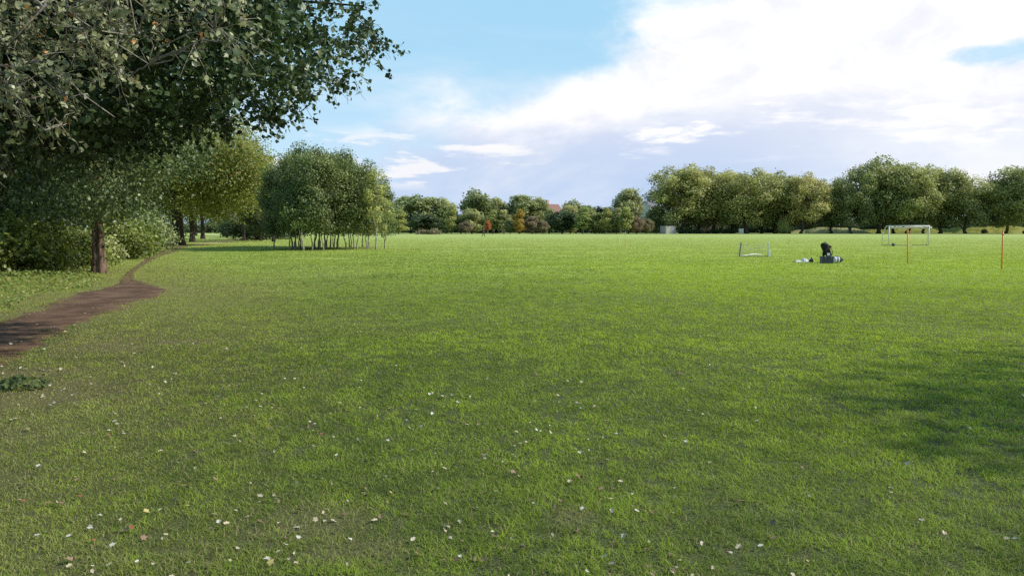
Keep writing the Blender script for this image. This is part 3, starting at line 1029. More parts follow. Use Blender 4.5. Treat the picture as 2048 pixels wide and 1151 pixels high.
# ---- the plane trees at the right ------------------------------------------------------------
pv = [make_tree(220 + i, 22, 10, 1.3, .55, .52, 22000, 84, (.17, .30), 'dome', lean=[.6, -.5, .3, -.2][i], limbs=16) for i in range(4)]
planes = [
    (1362, 327, 58, 242, 'leaf_plane', 'leftmost plane tree of the right hand row, wide crown ending in open sky'),
    (1428, 334, 50, 247, 'leaf_plane', 'second plane tree from the left of the right hand row, over the pink wall'),
    (1492, 338, 56, 240, 'leaf_plane', 'third plane tree from the left of the row, above the pale cabinet'),
    (1548, 342, 44, 244, 'leaf_plane', 'fourth plane tree from the left, crown with bumpy yellowish top'),
    (1600, 344, 44, 238, 'leaf_plane', 'plane tree with two pale curving stems beside the yellow green bush'),
    (1660, 358, 36, 246, 'leaf_mid', 'dark lower plane tree in the dip between the two crowns'),
    (1700, 345, 38, 240, 'leaf_mid', 'dark plane tree on the left shoulder of the tallest crown'),
    (1755, 312, 56, 242, 'leaf_plane', 'tallest plane tree of the row, behind the goal'),
    (1812, 326, 46, 238, 'leaf_plane', 'plane tree right of the tallest, directly over the goal'),
    (1878, 327, 48, 244, 'leaf_plane', 'plane tree with bushy top right of the goal'),
    (1928, 350, 46, 240, 'leaf_plane', 'lower plane tree at the right end of the row before the gap'),
    (1396, 336, 40, 252, 'leaf_plane', 'plane tree set back between the first and second crowns of the row'),
    (1461, 340, 40, 254, 'leaf_plane', 'plane tree set back between the second and third crowns of the row'),
    (1522, 344, 38, 254, 'leaf_plane', 'plane tree set back between the third and fourth crowns of the row'),
    (1577, 350, 34, 252, 'leaf_mid', 'plane tree set back behind the yellow green bush'),
    (1785, 326, 40, 254, 'leaf_plane', 'plane tree set back behind the crossbar of the goal'),
    (1845, 333, 38, 254, 'leaf_plane', 'plane tree set back just right of the goal'),
    (2050, 322, 62, 236, 'leaf_plane', 'plane tree cut by the right edge of the picture'),
    (2010, 362, 40, 250, 'leaf_mid', 'darker plane tree just left of the one at the right edge'),
]
for k, (px, top, hw, d, lm, lab) in enumerate(planes):
    H = CH + (457 - top) / FPX * d
    W = hw / FPX * d * 1.36
    plant('plane_tree', pv[k % 4], (M['bark_plane'], M[lm]), ((px - 1024) / FPX * d, d, 0), lab, 'tree', 'plane trees along the far right side', rz=k * 1.37, scale=(W / 10, W / 10, H / 22))
for px, top, hw, d, lab in [(1965, 382, 34, 268, 'dark background tree filling the gap in the plane tree row'),
                            (1640, 400, 40, 280, 'dark background tree behind the dip of the plane row'),
                            (1990, 400, 40, 275, 'dark background tree low at the right, behind the mound')]:
    H = CH + (457 - top) / FPX * d
    W = hw / FPX * d
    plant('background_tree', fv[1], (M['bark_dark'], M['leaf_dark']), ((px - 1024) / FPX * d, d, 0), lab, 'tree', 'dark trees behind the plane row', rz=px, scale=(W / 4.2, W / 4.2, H / 10))
x, y = (1567 - 1024) / FPX * 236, 236
plant('bush', bv[1], (M['bark_dark'], M['leaf_birch']), (x, y, 0), 'yellow green bush under the plane trees', 'bush', rz=.4, scale=(1.5, 1.5, 2.2), parts=('stems', 'foliage'))
for px, s_, lab in [(1392, 1.0, 'low dark bush below the pink walled house, left one'), (1424, 1.1, 'low dark bush below the pink walled house, right one'),
                    (1372, 1.15, 'low dark bush between the pale shed and the pink walled house'), (1455, 1.2, 'low dark bush left of the pale cabinet')]:
    plant('bush', bv[0], (M['bark_dark'], M['leaf_dark']), ((px - 1024) / FPX * 240, 240, 0), lab, 'bush', 'low dark bushes under the plane trees', rz=px, scale=(1.5 * s_, 1.2, .75 * s_), parts=('stems', 'foliage'))
x, y = (1966 - 1024) / FPX * 244, 244
plant('bush', bv[2], (M['bark_dark'], M['leaf_brown']), (x, y, 0), 'small brown scrub bush in front of the green mound', 'bush', rz=.4, scale=(.55, .55, .95), parts=('stems', 'foliage'))

# tree standing right of the frame: its shadow lies across the lawn at the right
big_tree('shade_tree', (17.0, 5.0), 10.2, 4.8, 2.6, .25, .17, 15000, 60, M['bark_brown'], M['leaf_shade'],
         'broad tree beyond the right edge whose shadow darkens the lawn at right', 77, br=(.2, .32))

big_tree('shade_tree', (10.0, 3.0), 5.4, 1.9, 2.2, .08, .10, 7000, 26, M['bark_brown'], M['leaf_shade'],
         'small tree beyond the right edge whose shadow touches the bottom right corner of the lawn', 78, br=(.2, .34))

# ---- mounds beyond the field ----------------------------------------------------------------
def mound(px0, px1, top, d, depth, seed):
    x0, x1 = (px0 - 1024) / FPX * d, (px1 - 1024) / FPX * d
    hgt = CH + (457 - top) / FPX * d
    X, Y = np.meshgrid(np.linspace(x0, x1, 50), np.linspace(d - depth, d + depth, 16))
    u, v = (X - x0) / (x1 - x0) * 2 - 1, (Y - d) / depth
    Z = hgt * np.clip(1 - u ** 4, 0, 1) * np.clip(1 - v ** 2, 0, 1) * (.75 + .45 * fbm(X, Y, .07, seed, 2)) - .06
    i = np.arange(X.size).reshape(X.shape)
    F = np.stack([i[:-1, :-1], i[:-1, 1:], i[1:, 1:], i[1:, :-1]], -1).reshape(-1, 4)
    return np_mesh('mound', np.stack([X.ravel(), Y.ravel(), Z.ravel()], -1), F, True)


def mound_mat(name, a, b):
    m, nt, out = new_mat(name)
    geo = nd(nt, 'NewGeometry')
    f = noise(nt, geo.outputs['Position'], .35, 6, .65)
    h = noise(nt, geo.outputs['Position'], 4, 4, .7)
    c = mixc(nt, maprange(nt, f, .38, .62), a, b)
    p = nd(nt, 'BsdfPrincipled', Roughness=.9)
    p.inputs['Specular IOR Level'].default_value = .1
    nt.links.new(c, p.inputs['Base Color'])
    bp = nd(nt, 'Bump', Strength=.9, Distance=.25)
    nt.links.new(h, bp.inputs['Height'])
    nt.links.new(bp.outputs[0], p.inputs['Normal'])
    nt.links.new(p.outputs[0], out.inputs[0])
    return m


M['mound_dry'] = mound_mat('mound_dry', (.27, .24, .10), (.34, .34, .14))
M['mound_green'] = mound_mat('mound_green', (.16, .18, .03), (.30, .29, .07))
for px0, px1, top, d, dep, mt in [(1610, 1725, 452.5, 268, 9, 'mound_dry'), (1570, 1660, 457.5, 275, 6, 'mound_dry'), (1690, 1935, 455, 272, 8, 'mound_green'),
                                  (1890, 2060, 449, 268, 10, 'mound_green'), (1990, 2200, 454.5, 272, 8, 'mound_green'), (2060, 2400, 452, 285, 12, 'mound_green')]:
    tag(link('mound', mound(px0, px1, top, d, dep, px0), M[mt]), kind='structure')


# ------------------------------------------------------------------ hard objects
def bm_box(bm, c, s, rz=0.0, bev=0.0, rot=None):
    t = bmesh.ops.create_cube(bm, size=1.0)
    vs = t['verts']
    bmesh.ops.scale(bm, vec=s, verts=vs)
    if bev:
        es = list({e for v in vs for e in v.link_edges})
        r = bmesh.ops.bevel(bm, geom=es, offset=bev, segments=2, affect='EDGES', profile=.6)
        vs = list({v for f in r['faces'] for v in f.verts} | {v for v in vs if v.is_valid})
    mat = Matrix.Translation(c) @ (rot if rot else Matrix.Rotation(rz, 4, 'Z'))
    bmesh.ops.transform(bm, matrix=mat, verts=vs)


def bm_mesh(name, bm, smooth=False):
    me = bpy.data.meshes.new(name)
    bm.normal_update()
    bm.to_mesh(me)
    bm.free()
    if smooth:
        for p in me.polygons: p.use_smooth = True
    return me


def box_part(name, c, s, mat, parent, bev=0.0, rz=0.0, rot=None):
    bm = bmesh.new()
    bm_box(bm, c, s, rz, bev, rot)
    return link(name, bm_mesh(name, bm), mat, parent)


def tube_part(name, runs, mat, parent, n=10):
    tb = Tubes()
    for pts, r in runs:
        pts = np.asarray(pts, float)
        rr = np.full(len(pts), r) if np.isscalar(r) else np.asarray(r)
        # closed ends
        e0 = pts[0] - unit(pts[1] - pts[0]) * .001
        e1 = pts[-1] + unit(pts[-1] - pts[-2]) * .001
        tb.add(np.concatenate([[e0], pts, [e1]]), np.concatenate([[1e-4], rr, [1e-4]]), n)
    return link(name, tb.mesh(name), mat, parent)


M['white_paint'] = plain('white_paint', (.66, .66, .62), .4, var=.06)
M['grey_metal'] = plain('grey_metal', (.18, .19, .19), .4, .6)
M['black_fabric'] = plain('black_fabric', (.012, .012, .014), .8, var=.3, scale=14, bump=.5)
M['black_rubber'] = plain('black_rubber', (.015, .015, .016), .6)
M['navy_plastic'] = plain('navy_plastic', (.045, .06, .085), .45)
M['white_fabric'] = plain('white_fabric', (.68, .68, .72), .7, var=.1, scale=10, bump=.4)
M['lilac_fabric'] = plain('lilac_fabric', (.34, .34, .46), .7)
M['orange_plastic'] = plain('orange_plastic', (.80, .24, .05), .5, var=.1)
M['net'] = plain('net', (.50, .48, .44), .8)
M['skin'] = plain('skin', (.45, .28, .20), .55)
M['cream_fabric'] = plain('cream_fabric', (.55, .54, .42), .8, bump=.5)

# full size goal with the net rolled up along the crossbar
gx0, gy0 = ground_at(1777, 491)
gy1 = gy0
gx1 = gx0 + 80 / FPX * gy0
gh = 1.86
t = empty('football_goal', ((gx0 + gx1) / 2, (gy0 + gy1) / 2, 0))
tag(t, 'white framed football goal with net rolled up along its crossbar, under the plane trees', 'goal')
L = (gx1 - gx0) / 2
r_ = .046
tube_part('post', [([(-L, 0, -.05), (-L, 0, gh)], r_)], M['white_paint'], t)
tube_part('post', [([(L, 0, -.05), (L, 0, gh)], r_)], M['white_paint'], t)
tube_part('crossbar', [([(-L - .05, 0, gh), (L + .05, 0, gh)], r_)], M['white_paint'], t)
bd = 1.0
for s, sk in ((-1, -.1), (1, .42)):
    tube_part('back_frame', [([(s * L, .02, gh - .02), (s * L + sk * .5, .45, gh - .03), (s * L + sk, bd, gh * .62), (s * L + sk, bd + .1, .04)], .03)], M['white_paint'], t, 8)
    tube_part('base_bar', [([(s * L, 0, .03), (s * L + sk, bd + .1, .03)], .028)], M['grey_metal'], t, 8)
tube_part('rear_bar', [([(-L - .1, bd + .1, .03), (L + .42, bd + .1, .03)], .028)], M['grey_metal'], t, 8)
gq = np.random.default_rng(4)
xs = np.linspace(-L, L + .3, 22)
tube_part('net', [(np.stack([xs, .10 + .06 * gq.random(22), gh - .13 - .06 * np.abs(np.sin(xs * 3)) + .03 * gq.normal(size=22)], -1), .06 + .05 * gq.random(22))] +
          [([(s * L + dx, .05, gh - .12), (s * L + dx * .6, .3, gh - .35), (s * L + dx * .2, .5, gh - .75)], .018) for s in (-1, 1) for dx in (0, .12, -s * .28, -s * .4)], M['net'], t, 7)


def ball(name, loc, r, mats, label):
    bm = bmesh.new()
    bmesh.ops.create_icosphere(bm, subdivisions=3, radius=r)
    me = bm_mesh(name, bm, True)
    for m in mats: me.materials.append(m)
    ico = [Vector(v).normalized() for v in [(0, 1, 1.618), (0, -1, 1.618), (0, 1, -1.618), (0, -1, -1.618), (1, 1.618, 0), (-1, 1.618, 0), (1, -1.618, 0), (-1, -1.618, 0),
                                            (1.618, 0, 1), (-1.618, 0, 1), (1.618, 0, -1), (-1.618, 0, -1)]]
    for p in me.polygons:
        if max(p.center.normalized().dot(v) for v in ico) > .93: p.material_index = 1
    o = link(name, me, None, None, loc)
    tag(o, label, 'ball')


bx0, by0 = ground_at(1785, 492)
ball('ball', (bx0, by0 - .15, .14), .15, [M['black_rubber'], M['grey_metal']], 'dark ball lying at the foot of the left goal post')

# slalom poles
def slalom(px0, py0, px1, py1, label, r=.024):
    x, y = ground_at(px0, py0)
    top = space_at(px1, py1, y)
    t = empty('training_pole', (x, y, 0))
    tag(t, label, 'pole', 'orange training poles stuck in the lawn')
    v = np.array([top[0] - x, .03, top[2]])
    tube_part('pole', [([(0, 0, 0), v * .5, v], r)], M['orange_plastic'], t, 10)
    tube_part('cap', [([v, v * 1.025], r * 1.35)], M['orange_plastic'], t, 10)
    tube_part('spike', [([(0, 0, .04), (0, 0, -.12)], [.012, .003])], M['grey_metal'], t, 6)
    tube_part('clip', [([v * .90, v * .93], r * 1.8)], M['orange_plastic'], t, 10)


slalom(1815, 527, 1816, 458, 'upright orange training pole standing in front of the goal')
slalom(2003, 540, 2007, 462, 'leaning orange training pole nearest the right edge')
slalom(1250, 497, 1251, 463, 'thin faint orange training pole far out in the middle of the lawn', .013)

# small pop-up goal with sagging net
x0, y0 = ground_at(1479, 513)
x1 = x0 + 58 / FPX * y0
t = empty('mini_goal', ((x0 + x1) / 2, y0, 0))
tag(t, 'small low goal with one post coloured dark for shade and one white post and a sagging net', 'goal')
L = (x1 - x0) / 2
box_part('post', (-L + .03, 0, .40), (.055, .09, .84), M['grey_metal'], t, .012, rot=Matrix.Rotation(R(6), 4, 'Y'))  # shadow-side post: its shade is put into the colour by the dark metal
box_part('post', (L - .02, 0, .40), (.07, .09, .82), M['white_paint'], t, .012, rot=Matrix.Rotation(R(-3), 4, 'Y'))
box_part('post_foot', (L + .04, .05, .17), (.17, .16, .34), M['white_paint'], t, .04, rot=Matrix.Rotation(R(-5), 4, 'Y'))
tube_part('base_bar', [([(-L + .05, 0, .03), (-L + .6, .55, .07), (L - .45, 1.15, .12), (L, 1.2, .06)], .032)], M['white_paint'], t, 8)
tube_part('base_bar', [([(-L, 0, .025), (L, 0, .025)], .018)], M['grey_metal'], t, 8)
runs = []
for i in range(13):
    u = i / 12
    xx = -L + u * 2 * L
    sag = .30 * math.sin(u * math.pi)
    runs.append(([(xx, .06, .78 - sag * .5), (xx, .35, .42 - sag * .4), (xx * .96, .8 + .2 * u, .05)], .007))
for j in range(6):
    v = j / 5
    runs.append(([(-L + u * 2 * L, .06 + .75 * v, (.78 - .15 * math.sin(u * math.pi)) * (1 - v) + .04) for u in np.linspace(0, 1, 9)], .007))
tube_part('net', runs, M['net'], t, 4)

# kit box with a rucksack on it, a striped holdall beside it and loose kit on the grass
kx, ky = ground_at(1653, 527)
t = empty('kit_box', (kx, ky, 0))
tag(t, 'dark blue grey kit box on the grass carrying a black rucksack', 'box')
box_part('body', (0, 0, .145), (.50, .36, .29), M['navy_plastic'], t, .02)
box_part('lid', (0, 0, .315), (.53, .39, .05), M['navy_plastic'], t, .015)
box_part('latch', (-.13, -.195, .285), (.05, .02, .07), M['grey_metal'], t, .004)
box_part('latch', (.13, -.195, .285), (.05, .02, .07), M['grey_metal'], t, .004)
box_part('handle', (.268, 0, .2), (.02, .14, .03), M['grey_metal'], t, .006)


def soft_bag(name, prof, depth, mat, parent, seed, n=22):
    """bag body lofted from (z, half width, x shift) rows with rounded sections and wrinkles"""
    g = np.random.default_rng(seed)
    th = np.linspace(0, 2 * math.pi, n, endpoint=False)
    V = []
    for z, w, sx in prof:
        c, s = np.cos(th), np.sin(th)
        sq = 1 / (np.abs(c) ** 3.2 + np.abs(s) ** 3.2) ** (1 / 3.2)
        wr = 1 + .035 * g.normal(size=n)
        V.append(np.stack([sx + c * sq * w * wr, s * sq * depth * wr * min(1, w / .12), np.full(n, z) + .008 * g.normal(size=n)], -1))
    V = np.concatenate(V)
    m = len(prof)
    i = np.arange(m * n).reshape(m, n)
    F = np.stack([i[:-1], np.roll(i, -1, 1)[:-1], np.roll(i, -1, 1)[1:], i[1:]], -1).reshape(-1, 4)
    me = np_mesh(name, V, F, True)
    o = link(name, me, mat, parent)
    s = o.modifiers.new('smooth', 'SUBSURF')
    s.levels = s.render_levels = 2
    return o


t = empty('rucksack', (kx - .02, ky, .342))
tag(t, 'bulky black rucksack slumped upright on top of the kit box', 'bag')
soft_bag('body', [(0.0, .01, .09), (.003, .10, .09), (.06, .14, .09), (.16, .155, .06), (.28, .17, -.01), (.40, .19, -.06), (.50, .185, -.09), (.58, .14, -.10), (.615, .06, -.10), (.62, .005, -.10)], .14, M['black_fabric'], t, 5)
soft_bag('flap', [(.37, .02, .14), (.40, .09, .13), (.45, .10, .12), (.50, .075, .10), (.52, .01, .09)], .13, M['black_fabric'], t, 7)
soft_bag('pocket', [(0.0, .01, -.13), (.004, .05, -.13), (.10, .06, -.13), (.19, .05, -.13), (.21, .01, -.13)], .11, M['black_fabric'], t, 8)
box_part('label_patch', (.03, -.155, .09), (.13, .03, .12), M['white_fabric'], t, .01)
tube_part('strap', [([(-.05, -.15, .36), (-.12, -.2, .24), (-.10, -.17, .10), (-.06, -.13, .02)], .014)], M['black_fabric'], t, 6)
tube_part('strap', [([(.14, -.12, .36), (.22, -.16, .24), (.21, -.15, .10), (.17, -.12, .02)], .014)], M['black_fabric'], t, 6)
tube_part('handle', [([(-.14, 0, .60), (-.12, 0, .66), (-.06, 0, .66), (-.04, 0, .605)], .012)], M['black_fabric'], t, 6)

hx, hy = ground_at(1672, 526)
t = empty('holdall', (hx, hy, 0))
tag(t, 'white and lilac striped holdall with a black end lying right of the kit box', 'bag')


def drum(name, x0_, x1_, r0, r1, mat):
    n = 18
    th = np.linspace(0, 2 * math.pi, n, endpoint=False)
    V, rows = [], [(x0_, .01), (x0_, r0 * .9), (x0_ + .02, r0), ((x0_ + x1_) / 2, (r0 + r1) / 2 * 1.02), (x1_ - .02, r1), (x1_, r1 * .9), (x1_, .01)]
    for xx, rr in rows:
        V.append(np.stack([np.full(n, xx), np.cos(th) * rr * 1.05, .155 + np.sin(th) * rr * np.where(np.sin(th) < 0, .99, 1.0)], -1))
    V = np.concatenate(V)
    i = np.arange(len(rows) * n).reshape(len(rows), n)
    F = np.stack([i[:-1], i[1:], np.roll(i, -1, 1)[1:], np.roll(i, -1, 1)[:-1]], -1).reshape(-1, 4)
    link(name, np_mesh(name, V, F, True), mat, t)


drum('body', -.13, -.02, .15, .155, M['white_fabric'])
drum('stripe', -.017, .045, .152, .152, M['lilac_fabric'])
drum('body', .048, .13, .153, .148, M['white_fabric'])
drum('end_panel', .133, .29, .145, .07, M['black_fabric'])
tube_part('handle', [([(-.08, -.05, .30), (-.05, -.06, .36), (.05, -.06, .36), (.09, -.05, .30)], .012)], M['black_fabric'], t, 6)


def crumple(name, px, py, w, d, h, mat, seed, label, cat):
    g = np.random.default_rng(seed)
    cx, cy = ground_at(px, py)
    n = 16
    U_, W_ = np.meshgrid(np.linspace(-1, 1, n), np.linspace(-1, 1, n))
    rr = np.clip(1 - np.maximum(np.abs(U_), np.abs(W_)) ** 3, 0, 1)
    ww = 1 - .25 * fbm(U_ * 2 + seed, W_ * 2, 1.0, seed, 2)
    Z = h * rr * (.35 + .9 * fbm(U_ * 2.2, W_ * 2.2, 1.0, seed + 4, 3)) + .015
    i = np.arange(n * n).reshape(n, n)
    F = np.stack([i[:-1, :-1], i[:-1, 1:], i[1:, 1:], i[1:, :-1]], -1).reshape(-1, 4)
    V = np.stack([(U_ * w * ww).ravel(), (W_ * d * ww).ravel(), Z.ravel()], -1)
    o = link(name, np_mesh(name, V, F, True), mat, None, (cx, cy, 0))
    tag(o, label, cat)


crumple('bib', 1595, 525, .20, .25, .13, M['cream_fabric'], 3, 'pale crumpled bib at the left end of the loose kit on the grass', 'clothing')
crumple('bib', 1610, 524, .18, .22, .19, M['white_fabric'], 9, 'white crumpled bib in the middle of the loose kit on the grass', 'clothing')
sx_, sy_ = ground_at(1622, 525)
t = empty('drawstring_bag', (sx_, sy_, 0))
tag(t, 'small black bag at the right end of the loose kit left of the box', 'bag')
soft_bag('body', [(0.0, .01, 0), (.004, .09, 0), (.05, .115, 0), (.12, .10, .01), (.18, .05, .02), (.20, .02, .02), (.235, .04, .02), (.24, .005, .02)], .10, M['black_fabric'], t, 12)
tube_part('strap', [([(.02, 0, .20), (-.10, -.05, .16), (-.17, -.08, .05), (-.12, -.06, .01)], .007)], M['white_fabric'], t, 6)

# litter bin beside the path tree
lx, ly = ground_at(347, 492)
t = empty('litter_bin', (lx, ly, 0))
tag(t, 'small dark litter bin beside the thick trunk on the path', 'bin')
M['bin_paint'] = plain('bin_paint', (.02, .024, .022), .45)
for nm, rows in (('body', [(0, .16), (0, .2), (.05, .21), (.52, .23)]), ('hood', [(.535, .24), (.60, .24), (.68, .17), (.71, .02)])):
    n = 18
    th = np.linspace(0, 2 * math.pi, n, endpoint=False)
    V = np.concatenate([np.stack([np.cos(th) * r, np.sin(th) * r, np.full(n, z)], -1) for z, r in rows])
    i = np.arange(len(rows) * n).reshape(len(rows), n)
    F = np.stack([i[:-1], np.roll(i, -1, 1)[:-1], np.roll(i, -1, 1)[1:], i[1:]], -1).reshape(-1, 4)
    link(nm, np_mesh(nm, V, F, True), M['bin_paint'], t)
box_part('opening', (0, -.235, .57), (.2, .02, .06), M['black_rubber'], t, .005)

# ------------------------------------------------------------------ buildings glimpsed between the trees
M['brick_pink'] = plain('brick_pink', (.46, .29, .25), .85, var=.2, scale=3)
M['roof_red'] = plain('roof_red', (.22, .12, .10), .8, var=.25, scale=3)
M['roof_grey'] = plain('roof_grey', (.13, .13, .15), .7, var=.2, scale=3)
M['render_cream'] = plain('render_cream', (.70, .67, .58), .8, var=.08, scale=2)
M['shed_lilac'] = plain('shed_lilac', (.40, .37, .42), .6, var=.12, scale=3)
M['shed_green'] = plain('shed_green', (.36, .36, .27), .6, var=.2, scale=3)
M['glass_dark'] = plain('glass_dark', (.03, .035, .045), .12, spec=.8)


def house(name, px, d, w, dep, eave, ridge, wall, roof, label, wins=2, chim=True, along=True):
    t = empty(name, ((px - 1024) / FPX * d, d, 0), .75)
    tag(t, label, 'building')
    bm = bmesh.new()
    bm_box(bm, (0, 0, eave / 2), (w, dep, eave))
    # gable triangles
    for s in (-1, 1):
        vs = [bm.verts.new(p) for p in ((s * w / 2, -dep / 2, eave), (s * w / 2, dep / 2, eave), (s * w / 2, 0, ridge))]
        bm.faces.new(vs if s > 0 else vs[::-1])
    link('wall', bm_mesh('wall', bm), wall, t)
    bm = bmesh.new()
    o = .35
    for s in (-1, 1):
        a = [(-w / 2 - o, s * (dep / 2 + o), eave - o * .6), (w / 2 + o, s * (dep / 2 + o), eave - o * .6), (w / 2 + o, 0, ridge + .12), (-w / 2 - o, 0, ridge + .12)]
        lo = [bm.verts.new(p) for p in a]
        up = [bm.verts.new((p[0], p[1], p[2] + .16)) for p in a]
        for q in ((0, 1, 2, 3),):
            bm.faces.new([lo[i] for i in q][::-1]); bm.faces.new([up[i] for i in q])
        for i in range(4):
            j = (i + 1) % 4
            bm.faces.new((lo[i], lo[j], up[j], up[i]))
    bmesh.ops.recalc_face_normals(bm, faces=bm.faces)
    rf = link('roof', bm_mesh('roof', bm), roof, t)
    if chim:
        box_part('chimney', (-w * .3, .3, ridge + .75), (1.3, .8, 2.4), wall, t, .03)
    for k in range(wins):
        x = -w / 2 + (k + .5) * w / wins
        f = box_part('window', (x, -dep / 2 - .02, eave * .62), (1.2, .08, 1.3), M['white_paint'], t, .01)
        box_part('pane', (x, -dep / 2 - .065, eave * .62), (1.0, .03, 1.1), M['glass_dark'], f)
    return t


house('brick_house', 1103, 315, 7.5, 8, 7.0, 11.4, M['brick_pink'], M['roof_red'], 'brick house with red roof and chimney rising above the far belt of trees', 3)
house('cream_house', 1296, 300, 5.0, 5, 10.2, 12.2, M['render_cream'], M['roof_grey'], 'cream building with grey roof glimpsed left of the plane trees', 2, False)
house('brick_house', 1406, 262, 3.4, 3.6, 3.3, 5.0, M['brick_pink'], M['roof_red'], 'small pink walled house with dark red roof under the plane trees', 1, False)
t = empty('shed', ((1335 - 1024) / FPX * 234, 234, 0), .5)
tag(t, 'pale lilac and green shed at the field edge left of the plane trees', 'shed')
box_part('wall', (0, 0, 1.2), (3.9, 2.6, 2.4), M['shed_lilac'], t, .02)
box_part('door', (-1.05, -1.33, 1.05), (1.5, .06, 2.1), M['shed_green'], t, .01)
box_part('roof', (0, 0, 2.46), (4.1, 2.8, .12), M['roof_grey'], t, .02)
t = empty('cabinet', ((1481 - 1024) / FPX * 234, 234, 0), .5)
tag(t, 'pale upright cabinet with two doors under the plane trees', 'cabinet')
box_part('body', (0, 0, .8), (1.5, .6, 1.6), M['render_cream'], t, .02)
box_part('door', (-.37, -.315, .8), (.68, .03, 1.4), M['white_paint'], t, .01)
box_part('door', (.37, -.315, .8), (.68, .03, 1.4), M['white_paint'], t, .01)
box_part('plinth', (0, 0, .04), (1.6, .7, .1), M['roof_grey'], t)


# ------------------------------------------------------------------ the walking person
def skin_mesh(name, verts, edges, radii, mat, parent, sub=2):
    me = bpy.data.meshes.new(name)
    me.from_pydata(verts, edges, [])
    o = link(name, me, mat, parent)
    md = o.modifiers.new('skin', 'SKIN')
    sk = me.skin_vertices[0].data if me.skin_vertices else None
    if sk is None:
        bpy.context.view_layer.objects.active = o
        bpy.context.view_layer.update()
        sk = me.skin_vertices[0].data
    for i, r in enumerate(radii):
        sk[i].radius = (r, r) if np.isscalar(r) else r
        sk[i].use_root = i == 0
    s = o.modifiers.new('sub', 'SUBSURF')
    s.levels = s.render_levels = sub
    for p in me.polygons: p.use_smooth = True
    # bake to a plain mesh
    dg = bpy.context.evaluated_depsgraph_get()
    dg.update()
    nm = bpy.data.meshes.new_from_object(o.evaluated_get(dg))
    o.modifiers.clear()
    o.data = nm
    if len(nm.materials) == 0: nm.materials.append(mat)
    for p in nm.polygons: p.use_smooth = True
    return o


